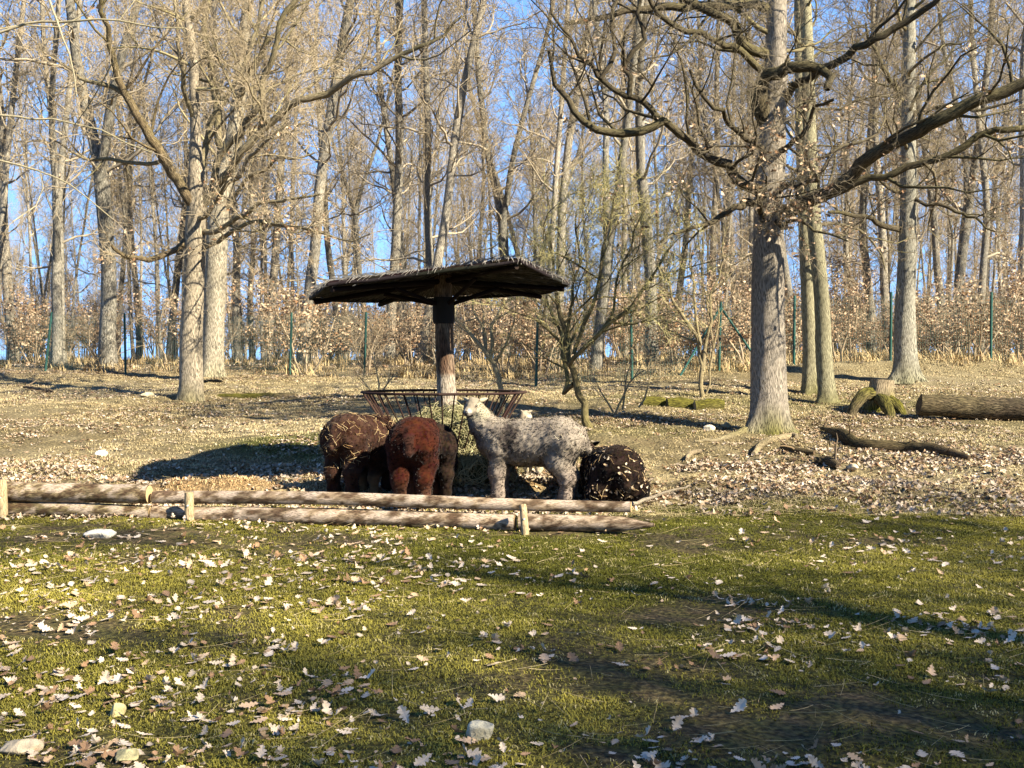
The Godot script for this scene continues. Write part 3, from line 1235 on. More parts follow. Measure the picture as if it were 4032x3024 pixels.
func alpaca(pose: Dictionary, kind: String, label: String, at: Vector3, heading: Vector3, scale: float, fur: int) -> Node3D:
	var t := thing("alpaca", label, "alpaca", at, "")
	var x := heading.normalized()
	t.basis = Basis(x, Vector3.UP, x.cross(Vector3.UP).normalized()).scaled_local(Vector3.ONE * scale)
	var g := Geo.new()
	g.v = pose.v
	g.n = pose.n
	g.ix = pose.ix
	g.c.resize(g.v.size())
	for i in g.v.size():
		g.c[i] = wool_color(kind, g.v[i], i >= pose.head, pose)
	part("body", g.mesh(M.wool), t)
	# the fleece: short locks all over
	var lock := Geo.new()
	for b in 5:
		var yaw := b * 1.26 + rf(-0.4, 0.4)
		var o := Vector3(cos(yaw), 0, sin(yaw))
		var w := o.cross(Vector3.UP) * 0.0026
		var p0 := o * 0.009
		var p1 := o * 0.012 + Vector3(0, 0.008, 0)
		var p2 := o * rf(0.010, 0.018) + Vector3(0, rf(0.010, 0.016), 0)
		lock.tv.append_array(PackedVector3Array([p0 - w, p1 - w, p0 + w, p0 + w, p1 - w, p1 + w, p1 - w, p2, p1 + w]))
		for k in 9:
			lock.tn.append((o * 0.3 + Vector3.UP).normalized())
	var buf := PackedFloat32Array()
	for i in fur:
		var k := rng.randi() % g.v.size()
		var head: bool = k >= pose.head
		if head and rng.randf() < 0.75:
			continue
		var p := g.v[k]
		var n := g.n[k]
		var d := (n + Vector3.DOWN * 0.7 + Vector3.LEFT * 0.25 + rv() * 0.45).normalized()
		if d.dot(n) < 0.25:
			d = (d + n * 0.5).normalized()
		var size := rf(0.55, 1.1) * (0.5 if head else 1.0)
		put(buf, Transform3D(along(d, rf(0, TAU)).scaled_local(Vector3.ONE * size), p - n * 0.004), g.c[k] * rf(0.92, 1.1))
	many("fleece", lock.mesh(M.wool), buf, t)
	# ears, eyes, nostrils, mouth, hooves
	var c: Color = wool_color(kind, pose.at, false, pose)
	for w in [-1.0, 1.0]:
		var e := Geo.new()
		var root: Vector3 = pose.at + pose.side * 0.065 * w + pose.up * 0.07 - pose.look * 0.03
		var d: Vector3 = (pose.up * 0.25 + pose.side * 0.75 * w - pose.look * 0.7).normalized()
		tube(e, PackedVector3Array([root, root + d * 0.04, root + d * 0.085, root + d * 0.125]), PackedFloat32Array([0.018, 0.027, 0.02, 0.002]), 8, c)
		for i in e.v.size():
			# flattened from front to back
			var r: Vector3 = e.v[i] - root
			e.v[i] = root + r - pose.look * r.dot(pose.look) * 0.55
		part("ear", e.mesh(M.wool), t)
		var ball := SphereMesh.new()
		ball.radius = 0.0155
		ball.height = 0.031
		ball.radial_segments = 16
		ball.rings = 8
		ball.material = M.eye
		var eye := part("eye", ball, t)
		eye.position = pose.at + pose.look * 0.078 + pose.side * 0.066 * w + pose.up * 0.028
	var ns := SphereMesh.new()
	ns.radius = 0.026
	ns.height = 0.05
	ns.radial_segments = 14
	ns.rings = 7
	ns.material = M.nose
	part("nose", ns, t).position = pose.at + pose.look * 0.205 - pose.up * 0.028
	for f in pose.get("feet", [Vector3(0.40, 0.03, 0.115), Vector3(0.40, 0.03, -0.115), Vector3(-0.35, 0.03, 0.125), Vector3(-0.35, 0.03, -0.125)]):
		var hg := Geo.new()
		tube(hg, PackedVector3Array([f + Vector3(-0.02, 0.035, 0), f + Vector3(0.01, 0.0, 0), f + Vector3(0.03, -0.03, 0)]), PackedFloat32Array([0.03, 0.038, 0.036]), 8, Color(0.05, 0.042, 0.035), {"cap": true, "cap_color": Color(0.05, 0.042, 0.035)})
		part("hoof", hg.mesh(M.wood), t)
	return t


# bits caught in the wool of one animal
func caught(t: Node3D, pose: Dictionary, called: String, count: int, mesh: Mesh, size: Vector2, colors: Array, where: Callable) -> void:
	var buf := PackedFloat32Array()
	var left := count
	while left > 0:
		var k: int = rng.randi() % pose.head
		var p: Vector3 = pose.v[k]
		if not where.call(p):
			continue
		left -= 1
		var n: Vector3 = pose.n[k]
		var d := rv()
		d = (d - n * d.dot(n) * 0.8).normalized()
		var b := Basis(d, n, d.cross(n)).orthonormalized()
		put(buf, Transform3D(b.scaled_local(Vector3.ONE * rf(size.x, size.y)), p + n * 0.012), mixc(colors[0], colors[1], rng.randf()))
	many(called, mesh, buf, t)


# ---------------------------------------------------------------- things people made
func log_rail(label: String, path: Array, radii: Array, col: Color, point := false) -> void:
	var pts := smooth_path(path, 0.035, 0.0012)
	var t := thing("log_rail", label, "log", Vector3(pts[0].x, 0.0, pts[0].z), "")
	for i in pts.size():
		pts[i] -= t.position
	var rad := spread_radii(radii, pts.size())
	if point:
		for i in pts.size():
			var e := pts[i].distance_to(pts[pts.size() - 1])
			if e < 0.3:
				rad[i] *= lerpf(0.25, 1.0, e / 0.3)
	var g := Geo.new()
	tube(g, pts, rad, 26, col, {"relief": 0.15, "tone": 0.5, "urep": 2.0, "moss": 0.0})
	# patches where the bark has come off
	for i in g.c.size():
		var p := g.v[i] + t.position
		var q := nz.get_noise_3d(p.x * 420.0, p.y * 900.0, p.z * 700.0)
		var q2 := nz.get_noise_3d(p.x * 1500.0 + 50.0, p.y * 2200.0, p.z * 2200.0)
		g.c[i] = mixc(g.c[i], Color(0.52, 0.40, 0.29), smoothstep(0.02, 0.2, q + 0.3 * q2) * 0.85)
		g.c[i] = mixc(g.c[i], Color(0.085, 0.048, 0.026), smoothstep(-0.08, -0.26, q + 0.6 * q2) * 0.85)
		g.c[i].a = 1.0
	part("bark", g.mesh(M.logs), t)
	for e in [0, pts.size() - 1]:
		var d: Vector3 = (pts[0] - pts[1]).normalized() if e == 0 else (pts[e] - pts[e - 1]).normalized()
		var cg := Geo.new()
		# a sawn face with its rings
		var a := across(d)
		var b := d.cross(a)
		for ring in 7:
			for k in 20:
				var r: float = rad[e] * 0.985 * ring / 6.0
				cg.v.append(pts[e] + d * 0.004 + (a * cos(TAU * k / 20) + b * sin(TAU * k / 20)) * r)
				cg.n.append(d)
				cg.c.append(Color(0.36, 0.25, 0.125) * (1.0 if ring % 2 else 0.78) * rf(0.9, 1.1))
		for ring in 6:
			for k in 20:
				var p := ring * 20 + k
				var p2 := ring * 20 + (k + 1) % 20
				cg.ix.append_array(PackedInt32Array([p, p2, p + 20, p2, p2 + 20, p + 20]))
		part("cut_end", cg.mesh(M.wood), t)


func stake(label: String, foot: Vector3, top: Vector3, r: float) -> void:
	var t := thing("stake", label, "post", foot, "")
	var g := Geo.new()
	tube(g, smooth_path([Vector3(0, -0.08, 0), (top - foot) * 0.5, top - foot], 0.06, 0.002), PackedFloat32Array([r, r]) if false else spread_radii([r * 1.02, r, r * 0.94], smooth_path([Vector3(0, -0.08, 0), (top - foot) * 0.5, top - foot], 0.06).size()), 14, Color(0.4, 0.3, 0.165), {"relief": 0.08, "tone": 0.3, "cap": true, "cap_color": Color(0.45, 0.33, 0.17)})
	part("shaft", g.mesh(M.logs), t)
	var ng := Geo.new()
	var at := (top - foot) * 0.55 + Vector3(0.0, 0.0, r)
	tube(ng, PackedVector3Array([at - Vector3(0, 0, 0.01), at + Vector3(0, 0, 0.012)]), PackedFloat32Array([0.009, 0.008]), 8, Color(0.5, 0.48, 0.44), {"cap": true, "cap_color": Color(0.5, 0.48, 0.44)})
	part("nail", ng.mesh(M.rust), t)


func stone(label: String, at: Vector3, size: Vector3, col: Color, yaw: float, category := "stone") -> void:
	var s := SphereMesh.new()
	s.radius = 0.5
	s.height = 1.0
	s.radial_segments = 28
	s.rings = 16
	var a := s.get_mesh_arrays()
	var g := Geo.new()
	g.v = a[Mesh.ARRAY_VERTEX]
	g.ix = a[Mesh.ARRAY_INDEX]
	g.n.resize(g.v.size())
	var sd := rv() * 30.0
	var cuts := []
	for i in 9:
		cuts.append([(rv() + Vector3.UP * 0.1).normalized(), rf(0.3, 0.42)])
	for i in g.v.size():
		var p := g.v[i]
		for c in cuts:
			var e: float = p.dot(c[0]) - c[1]
			if e > 0.0:
				p -= c[0] * e * 0.9
		p *= 1.0 + 0.16 * nz.get_noise_3d(p.x * 160.0 + sd.x, p.y * 160.0 + sd.y, p.z * 160.0)
		g.v[i] = Basis(Vector3.UP, yaw) * (p * size)
		var q := nfine.get_noise_3d(p.x * 60.0 + sd.y, p.y * 60.0, p.z * 60.0)
		g.c.append(mixc(col * 0.7, col * 1.15, 0.5 + 1.2 * q))
	for k in range(0, g.ix.size(), 3):
		var f := (g.v[g.ix[k + 2]] - g.v[g.ix[k]]).cross(g.v[g.ix[k + 1]] - g.v[g.ix[k]])
		for j in 3:
			g.n[g.ix[k + j]] += f
	for i in g.n.size():
		g.n[i] = g.n[i].normalized() if g.n[i].length() > 1e-9 else Vector3.UP * signf(g.v[i].y)
	var o := part("stone", g.mesh(M.stone), self)
	o.position = at + Vector3.UP * size.y * 0.28
	tag(o, label, category)


func fallen(called: String, label: String, category: String, path: Array, radii: Array, col: Color, moss: float, twigs := 0) -> void:
	var pts := smooth_path(path, 0.1, 0.012)
	var t := thing(called, label, category, pts[0], "")
	for i in pts.size():
		pts[i] -= t.position
	var g := Geo.new()
	tube(g, pts, spread_radii(radii, pts.size()), 14, col, {"relief": 0.22, "moss": moss, "moss_color": Color(0.14, 0.125, 0.02), "urep": 2.0, "cap": true, "cap_color": col * 1.3, "tone": 0.35})
	part("wood", g.mesh(M.bark), t)
	for i in twigs:
		var tg := Geo.new()
		var k := rng.randi_range(1, pts.size() - 2)
		var d := (rv() + Vector3.UP * 0.9).normalized()
		var q := pts[k]
		var tp := PackedVector3Array([q])
		for j in 4:
			d = (d + rv() * 0.3).normalized()
			q += d * rf(0.05, 0.12)
			tp.append(q)
		tube(tg, tp, PackedFloat32Array([0.02, 0.015, 0.011, 0.008, 0.004]), 6, col)
		part("snag", tg.mesh(M.wood), t)


const FENCE := [[-16.8, -28.9], [-14.4, -28.8], [-11.98, -28.5], [-9.6, -27.6], [-7.5, -27.3], [-5.4, -27.0], [-3.46, -26.0], [-1.5, -24.6], [0.5, -23.3], [2.54, -23.5], [4.47, -24.0], [6.14, -24.2], [8.26, -24.25], [10.43, -24.2], [12.8, -24.2], [15.2, -24.2]]


func fence_z(x: float) -> float:
	for i in FENCE.size() - 1:
		if x < FENCE[i + 1][0]:
			return lerpf(FENCE[i][1], FENCE[i + 1][1], clampf((x - FENCE[i][0]) / (FENCE[i + 1][0] - FENCE[i][0]), 0.0, 1.0))
	return FENCE[FENCE.size() - 1][1]


func build_fence() -> void:
	var t := thing("wire_fence", "green wire mesh fence with round steel posts along the wood's edge", "fence")
	var green := Color(0.022, 0.066, 0.052)
	var tops := []
	for f in FENCE:
		var foot := on_ground(Vector3(f[0], 0, f[1]), -0.1)
		var top := foot + Vector3(rf(-0.03, 0.05), 1.6, rf(-0.03, 0.03))
		if f[0] < -11.0 and f[0] > -12.5:
			top.x += 0.12
		tops.append([foot, top])
		var g := Geo.new()
		tube(g, PackedVector3Array([foot, foot.lerp(top, 0.5), top, top + Vector3(0, 0.012, 0)]), PackedFloat32Array([0.028, 0.028, 0.028, 0.02]), 10, green, {"cap": true, "cap_color": green, "tone": 0.1})
		part("post", g.mesh(M.paint), t)
	for w in [-1.0, 1.0]:
		var g := Geo.new()
		var head: Vector3 = tops[10][0].lerp(tops[10][1], 0.93)
		var foot := on_ground(head + Vector3(0.95 * w, 0, 0.35 if w < 0 else -0.05), -0.05)
		tube(g, PackedVector3Array([head, foot]), PackedFloat32Array([0.024, 0.024]), 10, green, {"tone": 0.1})
		part("brace", g.mesh(M.paint), t)
	for i in tops.size() - 1:
		var a: Vector3 = tops[i][0]
		var b: Vector3 = tops[i + 1][0]
		var s := {"v": PackedVector3Array(), "n": PackedVector3Array()}
		var wires := int(a.distance_to(b) / 0.055)
		for k in wires:
			var p := a.lerp(b, (k + 0.5) / wires)
			prism(s, p + Vector3.UP * 0.1, p + Vector3.UP * 1.52, 0.0022, 0.0022)
		for k in 12:
			var h := 0.13 + k * 0.126
			prism(s, a + Vector3.UP * h, b + Vector3.UP * h, 0.0017, 0.0017)
		var g := Geo.new()
		g.put(Transform3D.IDENTITY, s)
		g.tc.resize(g.tv.size())
		g.tc.fill(Color(0.06, 0.11, 0.085))
		part("wire_mesh", g.mesh(M.paint), t, "stuff")


const HUB := Vector3(-0.83, 0.05, -13.5)


func build_shelter() -> void:
	rng.seed = 77
	var t := thing("reed_shelter", "open feeding shelter with a ragged low reed roof on one log post", "shelter", HUB)
	# the post, its bark gone in the upper half
	var g := Geo.new()
	var pts := smooth_path([Vector3(0.07, -0.15, 0), Vector3(0.05, 0.8, 0), Vector3(0.02, 1.6, 0), Vector3(0.0, 2.3, 0), Vector3(0, 2.62, 0)], 0.06, 0.002)
	tube(g, pts, spread_radii([0.135, 0.13, 0.115, 0.108, 0.105], pts.size()), 24, Color(0.33, 0.27, 0.2), {"relief": 0.07, "tone": 0.3, "urep": 2.0})
	for i in g.c.size():
		var q := nz.get_noise_3d(g.v[i].x * 500.0, g.v[i].y * 130.0, g.v[i].z * 500.0)
		if g.v[i].y > 1.42:
			g.c[i] = mixc(Color(0.12, 0.07, 0.042), Color(0.27, 0.19, 0.125), 0.5 + 1.8 * q)
		g.c[i].a = 1.0
	part("post", g.mesh(M.bark), t)
	var cg := Geo.new()
	tube(cg, PackedVector3Array([Vector3(0, 2.02, 0), Vector3(0, 2.06, 0), Vector3(0, 2.3, 0), Vector3(0, 2.34, 0)]), PackedFloat32Array([0.118, 0.134, 0.134, 0.12]), 20, Color(0.02, 0.017, 0.015), {"tone": 0.2})
	part("collar", cg.mesh(M.rust), t)
	# six corners of the tilted roof, seen from below at the near edge
	var R := [Vector3(-1.19, 2.42, 1.3), Vector3(0.91, 2.68, 1.3), Vector3(1.50, 2.50, 0.2), Vector3(1.24, 2.48, -1.1), Vector3(-0.95, 2.38, -1.25), Vector3(-1.60, 2.34, 0.1)]
	var apex := Vector3(0, 2.61, 0)
	for k in 6:
		var a: Vector3 = R[k]
		var b: Vector3 = R[(k + 1) % 6]
		# a rafter to the corner, a strut to the post
		var rg := Geo.new()
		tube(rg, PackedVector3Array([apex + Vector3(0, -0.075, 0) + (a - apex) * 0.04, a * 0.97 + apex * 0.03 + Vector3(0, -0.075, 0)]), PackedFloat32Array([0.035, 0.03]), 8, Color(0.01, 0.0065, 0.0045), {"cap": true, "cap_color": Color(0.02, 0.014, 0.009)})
		part("rafter", rg.mesh(M.wood), t)
		var sg := Geo.new()
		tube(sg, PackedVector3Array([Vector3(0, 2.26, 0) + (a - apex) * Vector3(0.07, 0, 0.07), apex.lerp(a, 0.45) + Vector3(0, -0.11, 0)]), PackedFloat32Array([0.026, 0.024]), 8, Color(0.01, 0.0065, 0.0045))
		part("strut", sg.mesh(M.wood), t)
		# the boards under the reed, laid side by side from apex to eaves
		var n := 7
		for j in n:
			var e0 := a.lerp(b, (j + 0.03) / n)
			var e1 := a.lerp(b, (j + 0.97) / n)
			var s0 := apex.lerp(e0, 0.05)
			var s1 := apex.lerp(e1, 0.05)
			var up := Vector3(0, 0.02, 0)
			var drop := Vector3(0, -0.004 * (j % 3), 0)
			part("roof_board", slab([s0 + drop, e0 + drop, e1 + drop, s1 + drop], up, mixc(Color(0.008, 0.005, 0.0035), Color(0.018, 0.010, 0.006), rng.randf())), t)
		# a fascia pole along the eaves
		var fg := Geo.new()
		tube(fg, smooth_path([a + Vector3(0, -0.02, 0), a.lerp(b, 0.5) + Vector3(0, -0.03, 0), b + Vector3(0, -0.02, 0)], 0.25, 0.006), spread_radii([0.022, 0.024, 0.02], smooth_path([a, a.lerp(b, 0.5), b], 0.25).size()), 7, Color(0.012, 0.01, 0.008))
		part("eaves_pole", fg.mesh(M.wood), t)
	# the reed: weathered stalks from the ridge down over the eaves
	var reed := Geo.new()
	var s := {"v": PackedVector3Array(), "n": PackedVector3Array()}
	crooked(s, Vector3.ZERO, Vector3.UP, 1.0, 0.0052, 3, 0.03)
	reed.put(Transform3D.IDENTITY, s)
	var buf := PackedFloat32Array()
	for k in 6:
		var a: Vector3 = R[k]
		var b: Vector3 = R[(k + 1) % 6]
		for i in 950:
			var w := rng.randf()
			var e := a.lerp(b, w)
			var f := rf(0.0, 0.75) if i % 4 else rf(0.6, 0.86)
			var p := apex.lerp(e, f) + Vector3(0, 0.022 + rf(0.0, 0.01), 0)
			var d := (e - apex).normalized()
			d = (d + rv() * 0.07 + Vector3(0, rf(-0.05, 0.0), 0)).normalized()
			var room := (e - apex).length() * (1.0 - f) + rf(-0.12, 0.06) + 0.16 * nz.get_noise_2d(w * 500.0 + k * 77.0, 3.0)
			var lng := minf(rf(0.4, 0.75), maxf(room, 0.12))
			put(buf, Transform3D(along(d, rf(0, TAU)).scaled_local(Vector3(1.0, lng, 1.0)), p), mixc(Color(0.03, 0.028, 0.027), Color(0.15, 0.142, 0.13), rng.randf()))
		# strands that hang from the edge
		for i in 80:
			var e := a.lerp(b, rng.randf())
			var d := ((e - apex).normalized() * 0.7 + Vector3.DOWN * rf(0.1, 0.9) + rv() * 0.35).normalized()
			put(buf, Transform3D(along(d, 0).scaled_local(Vector3(0.8, rf(0.02, 0.1), 0.8)), e + Vector3(0, 0.03, 0)), mixc(Color(0.15, 0.13, 0.11), Color(0.34, 0.3, 0.24), rng.randf()))
	many("reed_thatch", reed.mesh(M.wood), buf, t)


func slab(c: Array, up: Vector3, col: Color) -> ArrayMesh:
	var g := Geo.new()
	var face := func(p: Array):
		var n: Vector3 = ((p[2] - p[0]) as Vector3).cross(p[1] - p[0]).normalized()
		var k := g.v.size()
		for q in p:
			g.v.append(q)
			g.n.append(n)
			g.c.append(col)
		g.ix.append_array(PackedInt32Array([k, k + 1, k + 2, k, k + 2, k + 3]))
	var t := c.map(func(p): return p + up)
	var mid: Vector3 = (c[0] + c[2] + t[0] + t[2]) / 4.0
	for f in [[c[0], c[1], c[2], c[3]], [t[0], t[1], t[2], t[3]], [c[0], c[1], t[1], t[0]], [c[1], c[2], t[2], t[1]], [c[2], c[3], t[3], t[2]], [c[3], c[0], t[0], t[3]]]:
		var n: Vector3 = ((f[2] - f[0]) as Vector3).cross(f[1] - f[0])
		if n.dot((f[0] + f[2]) / 2.0 - mid) < 0.0:
			f.reverse()
		face.call(f)
	return g.mesh(M.wood)


func build_rack() -> void:
	rng.seed = 78
	var t := thing("hay_rack", "rusty round hay rack of slanting bars about the shelter's post", "hay rack", HUB)
	var rustc := Color(0.04, 0.023, 0.017)
	var top := 1.0
	var low := 0.43
	var ring := func(r: float, h: float, fat: float) -> ArrayMesh:
		var g := Geo.new()
		var n := 12
		for k in n:
			var a := Vector3(cos(TAU * k / n) * r, h, sin(TAU * k / n) * r)
			var b := Vector3(cos(TAU * (k + 1) / n) * r, h, sin(TAU * (k + 1) / n) * r)
			tube(g, PackedVector3Array([a, b]), PackedFloat32Array([fat, fat]), 8, rustc, {"tone": 0.4})
		return g.mesh(M.rust)
	part("top_rail", ring.call(top, 1.19, 0.016), t)
	part("bottom_rail", ring.call(low, 0.3, 0.016), t)
	var n := 42
	for k in n:
		var a := TAU * (k + 0.25) / n
		var d := Vector3(cos(a), 0, sin(a))
		var g := Geo.new()
		var at := d * top * (0.985 if k % 2 else 0.97) + Vector3(0, 1.19, 0)
		tube(g, PackedVector3Array([at, at.lerp(d * low + Vector3(0, 0.3, 0), 0.5) + rv() * 0.012, d * low + Vector3(0, 0.3, 0)]), PackedFloat32Array([0.009, 0.009, 0.009]), 6, rustc, {"tone": 0.4})
		part("bar", g.mesh(M.rust), t)
	for k in 4:
		var d := Vector3(cos(k * PI / 2 + 0.7), 0, sin(k * PI / 2 + 0.7))
		var g := Geo.new()
		tube(g, PackedVector3Array([d * low + Vector3(0, 0.31, 0), d * low * 1.05 + Vector3(0, -0.1, 0)]), PackedFloat32Array([0.02, 0.02]), 8, rustc)
		part("leg", g.mesh(M.rust), t)


func hay(label: String, at: Vector3, size: Vector3, count: int, green: float, flat: float) -> void:
	var t := thing("hay", label, "hay", at)
	t.set_meta("kind", "stuff")
	var s := SphereMesh.new()
	s.radius = 1.0
	s.height = 2.0
	s.radial_segments = 32
	s.rings = 16
	var a := s.get_mesh_arrays()
	var g := Geo.new()
	g.v = a[Mesh.ARRAY_VERTEX]
	g.n = a[Mesh.ARRAY_NORMAL]
	g.ix = a[Mesh.ARRAY_INDEX]
	for i in g.v.size():
		var p := g.v[i]
		p *= 0.78 + 0.45 * nz.get_noise_3d(p.x * 140.0 + at.x * 50.0, p.y * 140.0, p.z * 140.0)
		g.v[i] = p * size
		g.c.append(Color(0.045, 0.04, 0.014))
	part("hay_core", g.mesh(M.wood), t, "stuff")
	var st := Geo.new()
	var q := {"v": PackedVector3Array(), "n": PackedVector3Array()}
	var p := Vector3(-0.5, 0, 0)
	for k in 5:
		var e := Vector3(-0.5 + 0.2 * (k + 1), 0.28 * (1.0 - pow(2.0 * (k + 1) / 5.0 - 1.0, 2)), 0.04 * sin(k * 2.0))
		prism(q, p, e, 0.013, 0.013)
		p = e
	st.put(Transform3D.IDENTITY, q)
	var buf := PackedFloat32Array()
	for i in count:
		var d := (rv() + Vector3.UP * flat).normalized()
		var lump := 0.86 + 0.45 * nz.get_noise_3d(d.x * 140.0 + at.x * 50.0, d.y * 140.0, d.z * 140.0)
		var n := (d / size).normalized()
		var w := rv()
		w = (w - n * w.dot(n) * 0.75 + Vector3.DOWN * 0.15).normalized()
		var u := (n + rv() * 0.5).normalized()
		var b := Basis(w, u, w.cross(u)).orthonormalized()
		var c := mixc(mixc(Color(0.46, 0.4, 0.23), Color(0.24, 0.2, 0.09), rng.randf()), Color(0.085, 0.09, 0.03), green * rf(0.0, 2.2))
		put(buf, Transform3D(b.scaled_local(Vector3.ONE * rf(0.12, 0.32)), d * lump * size * rf(0.86, 1.08)), c)
	many("hay_stalks", st.mesh(M.fallen), buf, t)


# ---------------------------------------------------------------- the scene
func _ready() -> void:
	nz.seed = 5
	nz.frequency = 0.01
	nz.fractal_octaves = 3
	nfine.seed = 9
	nfine.frequency = 0.03
	nfine.fractal_octaves = 4
	nbig.seed = 12
	nbig.frequency = 0.02
	nbig.fractal_octaves = 4
	var cam := Camera3D.new()
	cam.name = "camera"
	cam.position = Vector3(0, 1.6, 0)
	cam.rotation_degrees = Vector3(-1.11, 0, 0)
	cam.fov = 38.14
	cam.near = 0.05
	cam.far = 1500.0
	cam.current = true
	add_child(cam)
	var sky := ProceduralSkyMaterial.new()
	sky.sky_top_color = Color(0.13, 0.26, 0.47)
	sky.sky_horizon_color = Color(0.40, 0.55, 0.72)
	sky.sky_curve = 0.3
	sky.ground_horizon_color = Color(0.36, 0.37, 0.36)
	sky.ground_bottom_color = Color(0.2, 0.18, 0.14)
	sky.sky_energy_multiplier = 1.0
	sky.ground_energy_multiplier = 1.0
	sky.sun_angle_max = 20.0
	var env := Environment.new()
	env.background_mode = Environment.BG_SKY
	env.sky = Sky.new()
	env.sky.sky_material = sky
	env.tonemap_mode = Environment.TONE_MAPPER_LINEAR
	env.tonemap_exposure = 4.2
	env.sdfgi_enabled = true
	env.ssao_enabled = true
	env.ssil_enabled = true
	var we := WorldEnvironment.new()
	we.name = "environment"
	we.environment = env
	add_child(we)
	var sun := DirectionalLight3D.new()
	sun.name = "sun"
	sun.light_energy = 1.6
	sun.light_color = Color(1.0, 0.965, 0.89)
	sun.light_angular_distance = 0.53
	sun.shadow_enabled = true
	var el := deg_to_rad(SUN_EL)
	add_child(sun)
	sun.look_at_from_position(Vector3.ZERO, Vector3(-0.82 * cos(el), -sin(el), -0.572 * cos(el)), Vector3.UP)

	make_materials()
	rng.seed = 31
	for i in 5:
		sprays.append(make_spray(10, 2, 1.35))
	for i in 8:
		sprays_lo.append(make_spray(8, 1, 1.45))
	for i in 8:
		clusters.append(make_cluster(7, [0.05, 0.5, 0.4, 0.95, 0.6, 0.9, 0.1]))
	for i in 8:
		clusters_lo.append(make_cluster(9, [0.05, 0.8, 1.0, 0.1]))
	for i in 6:
		leaf_hi.append(leaf_shape(OAK, rf(0.105, 0.13), rf(0.062, 0.085), rf(0.08, 0.3) * (1.0 if i > 2 else 0.25), rf(0.3, 0.8) * (1.0 if i > 2 else 0.25), rf(-1.2, 1.2) * (1.0 if i > 2 else 0.2)))
	for i in 4:
		leaf_lo.append(leaf_shape([0.05, 0.6, 0.45, 1.0, 0.7, 0.1], 0.115, 0.07, rf(-0.1, 0.3), rf(-0.2, 0.7), rf(-0.8, 0.8)))
	build_ground()
	large_trees()
	woodland()
	build_fence()
	saplings()
	thicket()
	build_shelter()
	build_rack()
	hay("greenish yellow hay heaped in the rusty rack round the post", HUB + Vector3(0, 0.54, 0), Vector3(0.66, 0.38, 0.66), 5200, 0.4, 0.5)
	hay("loose hay spilling to the ground behind the grey alpaca's front legs", on_ground(Vector3(-0.33, 0.42, -13.00), 0.08), Vector3(0.42, 0.2, 0.3), 900, 0.2, 0.5)
	rails()
	wood_on_ground()
	herd()
	scatter_grass()
	scatter_leaves()


